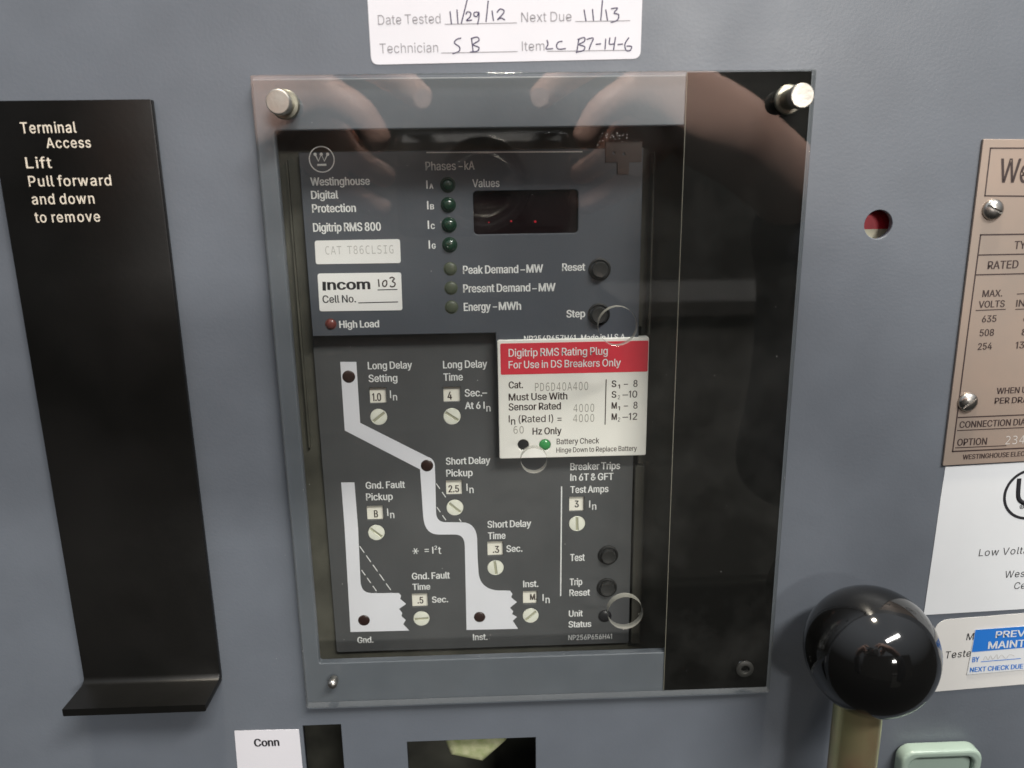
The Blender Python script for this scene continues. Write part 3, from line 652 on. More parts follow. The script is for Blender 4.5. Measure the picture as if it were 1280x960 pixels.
# ------------------------------------------------------------------ trip unit behind the window
tu = thing('trip_unit', 'slate grey trip unit with lamps, dials and a white mimic diagram behind the clear cover', 'trip unit', U(600, 812, UP))
ux0 = (U(375, 190, UP).x + U(388.5, 420, UP).x) / 2
ux1 = (U(802.5, 202, UP).x + U(799.5, 418, UP).x) / 2
uz1 = U(590, 187.5, UP).z
uz0 = (U(389, 421, UP).z + U(618, 416, UP).z) / 2
lx0 = (U(392.5, 446, LP).x + U(420, 806, LP).x) / 2
lx1 = (U(792, 590, LP).x + U(785, 800, LP).x) / 2
lz0 = (U(430, 813, LP).z + U(700, 808.5, LP).z) / 2
disp = [U(591, 238.3, UP), U(722.5, 292.3, UP)]
dx0, dx1, dz1, dz0 = disp[0].x, disp[1].x, U(656, 238, UP).z, U(656, 292.3, UP).z

up_holes = [rrect(dx0, dz0, dx1, dz1, .0012, 4)]
link('upper_faceplate', sheet([[(ux0, uz0), (U(619.5, 416, UP).x, uz0), (U(619.5, 416, UP).x, U(700, 445, UP).z), (ux1, U(700, 445, UP).z), (ux1, uz1), (ux0, uz1)]] + up_holes, UP, .0018, .00025), M['face_up'], tu)
# setting windows and lamp holes in the lower faceplate
WIN = [((461.9, 484.4), (483, 504)), ((554.2, 483.5), (575.5, 502.3)), ((557.5, 600.4), (577.9, 618.5)), ((458.5, 632.3), (479, 650)),
       ((609.4, 676.9), (629, 694.8)), ((653.8, 738.8), (671.6, 755)), ((515, 742), (535, 758.8)), ((711.6, 621), (730.3, 639.2))]
DIAL = [((473.4, 521.3), 10.8, 38), ((565, 520.5), 11, -35), ((568.6, 634.6), 10.8, -42), ((470.4, 665.9), 10.6, -40),
        ((619.4, 709.8), 10.4, 96), ((663.3, 769.6), 10.2, 42), ((526.8, 773.3), 10.3, 3), ((721.3, 654.7), 10.3, 92)]
holes = []
for (a, b), (c, e) in WIN:
    A = U(a, (b + e) / 2, LP).x; B = U(c, (b + e) / 2, LP).x
    t = U((a + c) / 2, b, LP).z; u = U((a + c) / 2, e, LP).z
    holes.append(rrect(A, u, B, t, .00015, 1))
for (p, r, _) in DIAL:
    q = U(*p, LP); holes.append(circ(q.x, q.z, r * upx(*p, LP), 28))
link('lower_faceplate', sheet([rrect(lx0, lz0, lx1, uz0 + .004, .0008, 3)] + holes, LP, .0010, .0001), M['face_low'], tu)
# moulded body behind both faceplates
hb = []
hb.append(box_mesh((ux0 + ux1) / 2 - .0, UP + .0165, (uz1 + uz0) / 2, (ux1 - ux0) - .0006, .029, (uz1 - uz0) - .0006))
hb.append(box_mesh((lx0 + lx1) / 2 + .0012, LP + .017, (lz0 + uz0) / 2, (lx1 - lx0) + .0040, .028, (uz0 - lz0) + .001))
# keep display pocket open: the body box is set back behind the plates
for m_ in hb: m_.transform(Matrix.Translation((0, .0030, 0)))
join('housing', hb, M['housing'], tu)
bzz = sheet([rrect(op_x0 - .012, op_z0 - .02, op_x1 + .012, op_z1 + .012), [(lx0 + .001, lz0 - .0005), (lx1 + .002, lz0 - .0005), (lx1 + .002, uz0), (ux1 - .001, uz0), (ux1 - .001, uz1 - .001), (ux0 + .001, uz1 - .001), (ux0 + .001, uz0), (lx0 + .001, uz0)]], LP + .0016, .0012, .0002)
link('rear_bezel', bzz, M['bezel'], tu)
for (xa_, ya_, xb_, yb_, d_) in ((817, 190, 813, 419, UP + .001), (365, 200, 380, 560, LP)):
    A = U(xa_, ya_, d_); B = U(xb_, yb_, d_)
    link('bezel_rib', box_mesh((A.x + B.x) / 2, d_ + .003, (A.z + B.z) / 2, .0006, .006, A.z - B.z, bev=.0001), M['bezel'], tu)
# side cheek right of the lower faceplate and the dark ledge along its foot
ck0 = U(792, 690, LP).x; ck1 = U(806, 600, LP - .001).x
ckz1 = U(800, 581, LP).z
link('side_cheek', sheet([rrect(lx1 + .0006, lz0, ck1, ckz1, .0008, 3)], LP - .0010, .004, .0003), M['housing'], tu)
for (a, b, c, mt) in ((404, 440, 'housing', 0), (446, 545, 'housing', 0), (560, 655, 'socket', 0), (662, 726, 'housing', 0), (738, 826, 'housing', 0)):
    A = U(a, 820, LP + .006); B = U(b, 820, LP + .006)
    link('foot_block', box_mesh((A.x + B.x) / 2, LP + .010, lz0 - .0042, B.x - A.x, .008, .0060, bev=.0005), M[c], tu)
# display filter with its red segments
link('display_window', sheet([rrect(dx0 - .0006, dz0 - .0006, dx1 + .0006, dz1 + .0006, .0012, 3)], UP + .0019, .0008), M['lens_dark'], tu)
for (x, y, r) in ((611, 278, 1.0), (639, 276.5, 1.4), (669, 277, 1.7)):
    q = U(x, y, UP + .0019); place('segment', lathe([(r * .00022, 0), (0, .0001)], 10), q, tu, M['glow'])
# bronze clip at the top right corner
q0 = U(757.5, 175, UP - .0006); q1 = U(802, 202.5, UP - .0006); q2 = U(771.8, 203, UP - .0006); q3 = U(786, 218, UP - .0006)
out = [(q0.x, q1.z), (q2.x, q1.z), (q2.x, q3.z), (q3.x, q3.z), (q3.x, q1.z), (q1.x, q1.z), (q1.x, q0.z), (q0.x, q0.z)]
h1 = U(767, 191.5, UP); h2 = U(779.5, 192.5, UP)
link('latch_clip', sheet([out, circ(h1.x, h1.z, .0005, 12), circ(h2.x, h2.z, .0005, 12)], UP - .0006, .0005), M['bronze'], tu)

def lamp(px, py, r, material, d, name='indicator_lamp', h=.45):
    q = U(px, py, d); rr = r * upx(px, py, d)
    key = (material, round(rr, 5), h)
    m = lathe([(rr * 1.12, -.0002), (rr * 1.12, .00008), (rr, .0001)] + [(rr * math.cos(k / 7 * PI / 2), .0001 + rr * h * math.sin(k / 7 * PI / 2)) for k in range(1, 7)] + [(0, .0001 + rr * h)], 26)
    return place(name, m, q, tu, M[material])
for x, y in ((559.8, 231), (560.4, 256), (561.4, 281), (562.2, 306)): lamp(x, y, 8.6, 'lamp_green', UP, h=.7)
for x, y in ((562.8, 336), (563.8, 360), (564.4, 383.8)): lamp(x, y, 7.6, 'lamp_olive', UP, h=.3)
lamp(413.5, 405, 6.4, 'lamp_red', UP, h=.5)
for x, y, r in ((436, 470.7, 8.1), (533.8, 581.8, 7.8), (599.5, 771, 7.2), (455, 775.2, 7.4)): lamp(x, y, r, 'lamp_brown', LP, h=.25)
lamp(756, 770, 7.5, 'lamp_black', LP, h=.3)

def button(px, py, r, d, proud):
    q = U(px, py, d); rr = r * upx(px, py, d)
    b = place('push_button', lathe([(rr * .74, -.0002), (rr * .74, proud), (rr * .68, proud + .0003), (rr * .5, proud + .0002), (0, proud - .0002)], 28), q, tu, M['button'])
    place('button_collar', lathe([(rr * 1.05, -.0002), (rr * 1.05, .0004), (rr * .92, .0006), (rr * .84, .0005), (rr * .80, .0000), (rr * .76, -.0001)], 28, cap=False), q, b, M['socket'])
    return b
button(749.5, 336.5, 13.2, UP, .0022)
button(748.5, 392.5, 13.2, UP, .0022)
button(760, 693.5, 12, LP, .0018)
button(758.5, 734, 12, LP, .0018)

# setting drums and slotted dials
DG = [('1.0', 465.6, 501.5, 476.8, 10.3), ('4', 559.5, 499.5, 565.2, 10.2), ('2.5', 560.6, 615.6, 574, 9.2), ('B', 467.8, 646.9, 472.8, 9.4),
      ('.3', 616, 691.3, 624, 9.2), ('M.', 662.5, 750, 671, 7.8), ('.5', 522, 754.5, 529.5, 8.6), ('3', 718.2, 634.4, 723.4, 9)]
for i, ((a, b), (c, e)) in enumerate(WIN):
    A = U(a, e, LP); B = U(c, b, LP)
    cx = (A.x + B.x) / 2; cz = (A.z + B.z) / 2; w = B.x - A.x + .0012; h = B.z - A.z + .0012
    m = box_mesh(cx, LP + .0014, cz, w, .0006, h)
    dr = link('setting_window', m, M['drum'], tu)
    s, x0, y0, x1, cap = DG[i]
    link('digits', T(s, x0, y0, x1, cap, LP + .0011, bold=0.35, lift=.00008), M['brown_ink'] if i != 7 else M['ink'], dr)
dr_ = .00232
dial_body = lathe([(dr_, -.0006), (dr_, .0002), (dr_ * .96, .0004), (dr_ * .5, .0005), (0, .00055)], 30)
dial_mesh = boolean(dial_body, box_mesh(0, -.0008, 0, dr_ * 1.8, .0014, dr_ * .34))
dial_mesh.materials.clear(); dial_mesh.materials.append(M['dial'])
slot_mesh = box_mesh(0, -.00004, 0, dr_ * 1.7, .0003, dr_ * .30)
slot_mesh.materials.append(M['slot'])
for (p, r, a) in DIAL:
    q = U(*p, LP); s = r * upx(*p, LP) / dr_ * .985
    o = place('setting_dial', dial_mesh, q + Vector((0, .0004, 0)), tu, None, -math.radians(a))
    o.scale = (s, 1, s)
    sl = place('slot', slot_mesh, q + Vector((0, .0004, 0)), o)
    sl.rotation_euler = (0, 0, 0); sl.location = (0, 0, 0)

# white mimic diagram
def arc_pts(p0, pc, p1, n=7):
    out = []
    for k in range(n + 1):
        t = k / n
        out.append(((1 - t) ** 2 * p0[0] + 2 * t * (1 - t) * pc[0] + t * t * p1[0], (1 - t) ** 2 * p0[1] + 2 * t * (1 - t) * pc[1] + t * t * p1[1]))
    return out
main = [(425.3, 452.3), (431, 538), (525, 586.5)]
main += [(526, 600), (528.6, 640)] + arc_pts((529, 645), (530.5, 667.8), (548, 668)) + arc_pts((568, 668), (580.5, 667.5), (581, 682))
main += [(583.2, 787.2), (647.5, 785.8), (641, 775.8), (646, 771), (640, 767.5), (641.5, 764), (637.5, 759.5), (646, 752.5), (638.8, 746.5), (640.5, 742.5), (637.5, 738.3)]
main += [(622, 738)] + arc_pts((618, 737.6), (600, 734), (598.2, 716)) + [(597, 697)] + arc_pts((596.4, 674), (595.5, 653), (577, 652.8)) 
main += arc_pts((558, 652.8), (545.3, 653), (545, 640)) + [(544.2, 600)] + arc_pts((543.6, 582), (543, 573.5), (534.5, 571), 5) + [(450.2, 528.5), (445.4, 452.3)]
gnd = [(426.5, 603), (430.8, 660), (438.2, 789.8), (511.5, 788), (504, 780), (507.2, 775), (501.8, 770), (502.8, 766), (498.8, 761), (507.5, 754.8), (500.3, 748.5), (501.3, 744.5), (498.5, 741.2), (465, 741.4)]
gnd += arc_pts((461, 741), (451, 739), (450.6, 726)) + [(447.6, 660), (443, 603)]
def mimic(pts):
    P = [xz(U(a, b, LP)) for a, b in pts]
    return sheet([P], LP - .00012, .0001)
join('mimic_diagram', [mimic(main), mimic(gnd)], M['mimic'], tu)
ds = []
def dashes(a, b, n, fill=.62):
    for k in range(n):
        t0 = k / n; t1 = t0 + fill / n
        ds.append(bar(a[0] + (b[0] - a[0]) * t0, a[1] + (b[1] - a[1]) * t0, a[0] + (b[0] - a[0]) * t1, a[1] + (b[1] - a[1]) * t1, 1.1, LP))
dashes((449.5, 682.5), (491, 741), 5, .7); dashes((452, 712.5), (473, 742), 3, .66)
dashes((545.3, 604.4), (560, 625.5), 2); dashes((546.2, 634), (560, 654), 2); dashes((574, 648.6), (578, 654), 1)
ds.append(bar(702, 608, 700.8, 745, 1.5, LP))
for k_ in ds: link('printed_line', k_, M['print'], tu)

L = [bar(533, 190.6, 728, 189.6, 1.5, UP)]
def tu_(s, x0, y, x1, cap, **k): L.append(T(s, x0, y, x1, cap, UP, **k))
B_ = .42
tu_('Westinghouse', 388.5, 232.4, 462.7, 10.8, bold=B_); tu_('Digital', 389.2, 249, 423.2, 10.8, bold=B_); tu_('Protection', 390.5, 266, 445.2, 11, bold=B_)
tu_('Digitrip RMS 800', 391.7, 290, 476.5, 11.3, bold=B_); tu_('High Load', 424.3, 410.3, 474.3, 9.6, bold=B_)
tu_('Phases', 532, 213.2, 570, 11.2, bold=0.25); tu_('–', 573.5, 213, 578.5, 11.2, bold=0.00); tu_('kA', 580.6, 212.4, 593.3, 11.2, bold=0.25)
tu_('Values', 590.6, 234.2, 624.5, 10.3, bold=0.25)
for x, y, s in ((533, 236.2, 'A'), (534, 262, 'B'), (534.8, 286.5, 'C'), (536, 311.2, 'G')):
    tu_('I', x, y, x + 1.8, 11, bold=0.42); tu_(s, x + 3.8, y, x + 8.8, 7, bold=0.49)
tu_('Peak Demand', 578.8, 342.7, 648, 10.8, bold=B_); tu_('–', 650.5, 342, 656.5, 10.8, bold=0.00); tu_('MW', 658, 341.2, 678.8, 10.8, bold=B_)
tu_('Present Demand', 579, 366, 663, 10.8, bold=B_); tu_('–', 665.3, 365.5, 671, 10.8, bold=0.00); tu_('MW', 673.3, 364.6, 694.3, 10.8, bold=B_)
tu_('Energy', 579.8, 389, 613.5, 10.8, bold=B_); tu_('–', 616, 388.3, 621.5, 10.8, bold=0.00); tu_('MWh', 623.5, 388, 651.5, 10.8, bold=B_)
tu_('Reset', 702.6, 339, 731.5, 10, bold=B_); tu_('Step', 708, 397.2, 731.5, 10, bold=B_)
tu_('NP256P657H41   Made in U.S.A.', 655, 427.3, 783, 7.6, bold=0.14)
for l_ in L: link('lettering', l_, M['print'], tu)

L = []
def tl(s, x0, y, x1, cap, **k): L.append(T(s, x0, y, x1, cap, LP, **k))
B_ = .32
tl('Long Delay', 460, 461.9, 515.4, 9.7, bold=B_); tl('Setting', 461, 477.8, 497, 9.7, bold=B_)
tl('Long Delay', 553.9, 460.7, 609.1, 9.9, bold=B_); tl('Time', 554.4, 476.2, 578.7, 9.7, bold=B_)
tl('Sec.–', 581, 496, 609, 9.7, bold=B_); tl('At 6 I', 581.3, 511.5, 606, 9.2, bold=B_)
tl('Short Delay', 557.5, 581, 613, 9.2, bold=B_); tl('Pickup', 557.9, 596, 591, 9.2, bold=B_)
tl('Gnd. Fault', 457.3, 611.2, 506.5, 9, bold=B_); tl('Pickup', 457.9, 625.8, 491.3, 9.2, bold=B_)
tl('Short Delay', 609.4, 660, 664, 9.1, bold=B_); tl('Time', 610, 674.2, 632, 9, bold=B_); tl('Sec.', 633, 690.2, 653, 8.8, bold=B_)
tl('Inst.', 654, 734.2, 673, 8.6, bold=B_); tl('Inst.', 591.3, 800.5, 609.6, 8.1, bold=B_); tl('Gnd.', 447, 804, 467, 8, bold=B_)
tl('Gnd. Fault', 515, 724.5, 562.5, 8.6, bold=B_); tl('Time', 515.8, 737.7, 538, 8.2, bold=B_); tl('Sec.', 540, 753.5, 560.3, 8, bold=B_)
tl('Breaker Trips', 712.8, 588, 775, 9.4, bold=B_); tl('In 6T & GFT', 712.8, 601.3, 766.7, 9.2, bold=B_); tl('Test Amps', 712.8, 616.5, 760.5, 9, bold=B_)
tl('Test', 712.6, 701.5, 730.9, 9.2, bold=B_); tl('Trip', 712, 731.8, 727.8, 8.8, bold=B_); tl('Reset', 711.7, 745.2, 737.5, 8.5, bold=B_)
tl('Unit', 711, 771, 728.5, 8.1, bold=B_); tl('Status', 710.6, 784.5, 739, 8.2, bold=B_); tl('NP256P656H41', 710.4, 800.2, 764.8, 6.4, bold=0.08)
for x, y, c in ((488.3, 497.6, 9.7), (583.8, 613.5, 9), (484.8, 644.8, 9.3), (678.8, 751, 8.5), (737, 634.3, 8.8)):
    tl('I', x - .6, y, x + .8, c, bold=0.00); tl('n', x + 3.1, y + 3, x + 8.3, 7, bold=0.17, xh=True)
tl('n', 608, 514.4, 613.2, 7, bold=0.17, xh=True)
tl('=', 531, 691.5, 536.2, 9, bold=0.00); tl('I', 540.4, 691.8, 541.9, 8.4, bold=0.00); tl('2', 543.2, 687, 546.5, 5, bold=0.14); tl('t', 547.6, 692.3, 551.8, 9.3, bold=0.00)
cxs, cys = 519.4, 688.8
for k in range(3):
    a = k * PI / 3
    L.append(strokes([[(cxs - 4 * math.cos(a), cys - 4 * math.sin(a)), (cxs + 4 * math.cos(a), cys + 4 * math.sin(a))]], 1.2, LP))
for l_ in L: link('lettering', l_, M['print'], tu)

# circled emblem
q = U(402.2, 199.2, UP); up_ = upx(402, 199, UP)
L = [sheet([circ(q.x, q.z, 16.2 * up_, 40), circ(q.x, q.z, 14.8 * up_, 40)], UP - .00006, .00005)]
e_ = .1458
L.append(strokes([[(394.3, 193.5), (398, 201.5), (401.6, 193), (405.5, 201.5), (409.4, 193)]], 2.1, UP))
for x in (393.9, 401.6, 409.6):
    p = U(x, 192.8, UP); L.append(sheet([circ(p.x, p.z, 2.0 * up_, 14)], UP - .00008, .00005))
L.append(strokes([[(396.5, 206.3), (408, 206)]], 3.0, UP))
join('emblem', L, M['print'], tu)

def label_plate(name, pts, d, material, parent, r=.0008, thick=.0002):
    m = quad_sheet(list(reversed(pts)), d - thick, thick, r)
    return link(name, m, material, parent)
lb = label_plate('catalog_label', [(393.2, 300.8), (499.8, 298.9), (501, 328.8), (394.8, 330.3)], UP, M['label_in'], tu)
link('lettering', T('CAT T86CLSIG', 407, 318, 492, 10, UP - .0002, font=TYPED, bold=-0.15, gap=1.12, lift=.00004), M['pale_ink'], lb)
lb = label_plate('cell_label', [(396.8, 342), (501.3, 340.6), (503, 387.8), (399.5, 389.2)], UP, M['label_in'], tu)
D_ = UP - .0002
L = [T('ncom', 409.4, 363.1, 463.3, 11, D_, bold=0.95, lim=.1, lift=.00004, xh=True), bar(405.4, 363.3, 405.2, 352.2, 4.4, D_, .00004),
     T('Cell No.', 403.5, 378.8, 445.2, 9.6, D_, bold=0.22),
     bar(472, 362.4, 496.8, 361.8, 1.2, D_, .00004), bar(448, 378.6, 497.6, 377.4, 1.2, D_, .00004)]
join('lettering', L, M['ink'], lb)
link('handwriting', strokes([[(473, 349), (474, 358.5)], [(481, 350.5), (478.5, 353), (478.8, 357), (481.5, 358), (483.5, 355), (483, 351), (481, 350.5)],
     [(487, 348), (490, 346.5), (493, 348.5), (490.5, 351.5), (493.8, 354), (493, 357.5), (489.5, 358.5), (487.5, 357)]], 1.9, D_, smooth=True), M['brown_ink'], lb)

# ------------------------------------------------------------------ rating plug
rp = thing('rating_plug', 'cream plug-in rating card with a red header band at the right of the trip unit', 'rating plug', U(716, 575, PD))
pa, pb, pc_, pd_ = U(621.4, 426, PD), U(811.2, 421, PD), U(808, 569.5, PD), U(624.4, 573.5, PD)
rx0 = (pa.x + pd_.x) / 2; rx1 = (pb.x + pc_.x) / 2; rz1 = (pa.z + pb.z) / 2; rz0 = (pc_.z + pd_.z) / 2
th1 = U(654, 556.3, PD); th2 = U(681, 556.3, PD); tp = upx(670, 556, PD)
link('plug_body', sheet([rrect(rx0, rz0, rx1, rz1, .0006, 3), circ(th1.x, th1.z, 7 * tp, 24), circ(th2.x, th2.z, 7.2 * tp, 24)], PD, .0036, .0003, 2), M['plug'], rp)
link('plug_stem', box_mesh((rx0 + rx1) / 2, PD + .011, (rz0 + rz1) / 2 + .001, rx1 - rx0 - .004, .0145, rz1 - rz0 - .006), M['socket'], rp)
bz0 = U(716, 466.4, PD).z
bx0 = U(625.6, 447, PD).x; bx1 = U(810, 447, PD).x; bz1 = U(716, 427.6, PD).z
link('red_band', sheet([rrect(bx0, bz0, bx1, bz1, .0004, 2)], PD - .00008, .00007), M['red'], rp)
place('indicator_lamp', lathe(dome_profile(7 * tp, .0007, .0006), 24), Vector((th2.x, PD + .0004, th2.z)), rp, M['lamp_bright'])
place('test_socket', lathe(dome_profile(6.8 * tp, .0001, .0006), 24), Vector((th1.x, PD + .0007, th1.z)), rp, M['lamp_black'])
D_ = PD
L = [T('Digitrip RMS Rating Plug', 635.8, 446, 759.6, 10, D_ - .00008, bold=0.22), T('For Use in DS Breakers Only', 635.8, 460.8, 775.8, 9.6, D_ - .00008, bold=0.22)]
join('header_lettering', L, M['print'], rp)
L = []
def tr_(s, x0, y, x1, cap, **k): L.append(T(s, x0, y, x1, cap, D_, **k))
B_ = .30
tr_('Cat.', 635.8, 485.7, 653.8, 9, bold=B_); tr_('Must Use With', 635.8, 501, 709.2, 9.2, bold=B_); tr_('Sensor Rated', 635.8, 513.3, 701.2, 9.3, bold=B_)
tr_('I', 635.9, 528, 637.3, 9, bold=0.00); tr_('n', 638.8, 531, 644.2, 7, bold=0.14, xh=True); tr_('(Rated I)', 648.3, 528.2, 691.5, 9, bold=0.08)
tr_('=', 696.7, 527.5, 702, 9, bold=0.00)
tr_('Hz Only', 665.6, 543.5, 702, 9, bold=B_); tr_('Battery Check', 695.8, 555.4, 749, 7.2, bold=0.11); tr_('Hinge Down to Replace Battery', 695.4, 565.8, 796, 6.4, bold=0.08)
for s, n, v, y, in (('S', '1', '8', 484), ('S', '2', '10', 497.4), ('M', '1', '8', 511.2), ('M', '2', '12', 525.2)):
    tr_(s, 764.4, y, 770.4 if s == 'S' else 771, 8.6, bold=B_); tr_(n, 772.2, y + 1.6, 775, 5, bold=0.00)
    tr_('–', 779.6 if v == '8' else 778, y, 785, 8.6, bold=0.00)
    if v == '8': tr_(v, 791.6, y - .3, 796.8, 8.8, bold=0.14)
    else: tr_(v, 785.8, y - .3, 796.4, 8.8, bold=0.14)
L.append(bar(757.7, 474.2, 756.3, 530.8, 1.2, D_))
join('lettering', L, M['brown_ink'], rp)
L = []
for s, x0, y, x1, c in (('PD6D40A400', 668.8, 488.8, 735, 10), ('4000', 716.8, 515, 742.6, 9.6), ('4000', 716.5, 527.6, 742.6, 9.4), ('60', 642, 541.8, 654.6, 8.8)):
    L.append(T(s, x0, y, x1, c, D_, font=TYPED, bold=-0.14, gap=1.1))
join('stamped_lettering', L, M['grey_ink'], rp)

# ------------------------------------------------------------------ clear cover with its black strip
cc = thing('clear_cover', 'clear acrylic cover with three round holes, held by two steel thumb screws', 'cover', Vector(((fx0 + fx1) / 2, PX, fz0)))
cx0 = (U(312, 93, PX).x + U(383, 886, PX).x) / 2
cx1 = (U(1021, 87.5, PX).x + U(962, 865, PX).x) / 2
cz1 = (U(313, 93, PX).z + U(1021, 87, PX).z) / 2
cz0 = (U(383, 886, PX).z + U(962, 865, PX).z) / 2
bx = (U(858.5, 90, PX + PT).x + U(830.5, 870, PX + PT).x) / 2
HL = []
for x, y, r in ((772.5, 408, 24.4), (667.6, 576, 16.4), (781.8, 766.5, 21.8)):
    q = U(x, y, PX); HL.append((q.x, q.z, r * upx(x, y, PX)))
loops = [rrect(cx0, cz0, cx1, cz1, .0006, 3)] + [circ(a, b, c, 48) for a, b, c in HL]
pm = sheet(loops, PX, PT, .00015)
pane = link('pane', pm, None, cc)
pane.data.materials.clear(); pane.data.materials.append(M['acrylic']); pane.data.materials.append(M['acrylic_edge']); pane.data.materials.append(M['acrylic_rim'])
for f in pane.data.polygons:
    c_ = f.center + pane.location + cc.location
    near_hole = any(math.hypot(c_.x - a, c_.z - b) < c * 1.3 for a, b, c in HL)
    f.material_index = 0 if abs(f.normal.y) > .9 else (1 if near_hole else 2)
sh = U(931, 836, PX)
link('black_strip', sheet([rrect(bx, cz0 + .0001, cx1 - .0001, cz1 - .0001), circ(sh.x, sh.z, .0012, 20)], PX + PT + .00005, .0006), M['strip'], cc)
link('strip_edge', box_mesh(bx - .00008, PX + PT + .00035, (cz0 + cz1) / 2, .00014, .0006, cz1 - cz0 - .0004), M['bezel_edge'], cc)
place('screw_eyelet', lathe([(.0030, -.0001), (.0030, .0003), (.0022, .0007), (.0015, .0006), (.0013, 0), (.0013, -.0009)], 26, cap=False), Vector((sh.x, PX, sh.z)), cc, M['scuff'])

def thumb(px, py, rpx, height):
    cap = U(px, py, PX - height); r = rpx * upx(px, py, PX - height)
    t = place('thumb_screw', lathe([(r * .80, -.0002), (r * .80, height - .0030), (r * .93, height - .0029), (r, height - .0026), (r, height - .0006), (r * .97, height - .0002), (r * .9, height), (0, height)], 40), Vector((cap.x, PX, cap.z)), cc, M['steel'])
    place('collar', lathe([(r * 1.22, -.0001), (r * 1.22, .0005), (r * 1.12, .0009), (r * .8, .0010)], 40, cap=False), Vector((cap.x, PX, cap.z)), t, M['steel_side'])
    place('shank', lathe([(r * .84, .0008), (r * .84, height - .0031)], 40, cap=False), Vector((cap.x, PX, cap.z)), t, M['steel_side'])
    return t
thumb(347, 127, 15.6, .0085)
thumb(1003.5, 119.5, 15.2, .0105)

# ------------------------------------------------------------------ indicator flag seen through the round hole
fl = thing('status_flag', 'red and cream position flag seen through the small round hole', 'indicator', Vector((ih.x, .006, ih.z)))
fz = U(1098, 286.3, .006).z
link('flag_upper', box_mesh(ih.x, .0065, fz + .006, .022, .001, .012), M['flag_red'], fl)
link('flag_lower', box_mesh(ih.x, .0065, fz - .006, .022, .001, .012), M['flag_cream'], fl)
rr = 17.4 * upx(1098, 280)
# ------------------------------------------------------------------ nameplate
NPd = -.0009
npl = thing('nameplate', 'copper coloured breaker nameplate held by two round head screws at the right edge', 'nameplate', U(1240, 580, NPd))
def xat(y, x_top, y_top, x_bot, y_bot): return x_top + (x_bot - x_top) * (y - y_top) / (y_bot - y_top)
link('plate', quad_sheet([(1178.6, 582.2), (1480, 565.5), (1520, 176), (1229.6, 173.8)], NPd, .0008, .0002, .0001), M['nameplate'], npl)
L = []
def nb(x0, y0, x1, y1, w): L.append(bar(x0, y0, x1, y1, w, NPd))
nb(1237.8, 185.2, 1420, 185.2, 1.7); nb(1230.5, 244.8, 1420, 246.5, 1.7); nb(1238.2, 184.4, 1231, 245.6, 1.6)
nb(1225, 293.6, 1420, 290.5, 1.8); nb(1223, 318.8, 1420, 314.8, 1.6); nb(1219.8, 343.6, 1420, 338.5, 1.6); nb(1225.8, 292.8, 1209, 420, 1.7); nb(1209, 420, 1190.6, 565, 1.7)
nb(1190.2, 564.3, 1420, 553.5, 1.8); nb(1197.3, 521.9, 1420, 512.8, 1.6); nb(1196.2, 538.2, 1420, 528, 1.2); nb(1193.8, 559.8, 1257.8, 557, 1.2)
nb(1219.4, 388.1, 1257, 386.6, 1.2); nb(1269, 386.7, 1330, 384.5, 1.2); nb(1271, 367.5, 1360, 364.5, 1.2)
def tn(s, x0, y0, x1, cap, y1=None, **k): L.append(T(s, x0, y0, x1, cap, NPd, y1=y1, **k))
tn('Westinghouse', 1247, 228.8, 1272.2, 31, frag='W', bold=0.50, y1=228.8)
tn('TYPE', 1267.3, 311.6, 1281.5, 10.5, frag='TY', bold=0.28, y1=311.2)
tn('RATED', 1234, 336.8, 1272.5, 10.5, y1=335.4, bold=0.31); tn('MAX.', 1227.5, 371.5, 1252.5, 9, y1=370.8, bold=0.28)
tn('VOLTS', 1222.8, 385.2, 1255.4, 9, y1=383.9, bold=0.28); tn('635', 1227, 403.3, 1245, 9, y1=402.6, bold=0.28)
tn('508', 1224, 420.6, 1242, 9, y1=419.9, bold=0.28); tn('254', 1221.8, 437.7, 1239.5, 9, y1=436.9, bold=0.28)
tn('INT', 1269.6, 383.6, 1280.5, 9, y1=383.2, frag='IN', bold=0.28); tn('65', 1278.6, 402.3, 1294, 9, bold=0.28); tn('85', 1276.4, 419.5, 1292, 9, bold=0.28); tn('130', 1268.8, 436, 1280, 9, frag='13', y1=435.5, bold=0.28)
tn('WHEN USED', 1245.3, 492.6, 1274, 8, y1=491.4, frag='WHEN', bold=0.28); tn('PER DRAWING', 1242.8, 505, 1261.5, 8, y1=504.3, frag='PER', bold=0.28)
tn('CONNECTION DIAGRAM', 1198.8, 535.2, 1263, 8.6, y1=532.2, frag='CONNECTION', bold=0.28); tn('OPTION', 1196, 557.4, 1233.2, 9, y1=555.8, bold=0.28)
tn('WESTINGHOUSE ELECTRIC', 1203, 574.6, 1261, 6.4, y1=571.2, frag='WESTINGHOUSE', bold=0.25)
join('lettering', L, M['brown_ink'], npl)
link('stamped_number', T('234', 1256.5, 555.3, 1280, 10, NPd, font=TYPED, y1=554.3, bold=-0.14, gap=1.1), M['stamp'], npl)
sr = .0032
dome = lathe([(sr, -.0002), (sr, .0003)] + [(sr * math.cos(k / 8 * PI / 2), .0003 + .0017 * math.sin(k / 8 * PI / 2)) for k in range(1, 8)] + [(0, .0020)], 32)
scm = boolean(dome, box_mesh(0, -.0019, 0, sr * 2.3, .0014, .0007))
scm.materials.clear(); scm.materials.append(M['screw'])
for i, (x, y, a) in enumerate(((1242.5, 262, -27), (1211, 503, 40))):
    q = U(x, y, NPd - .0008)
    place('screw', scm, Vector((q.x, NPd, q.z)), npl, None, -math.radians(a))

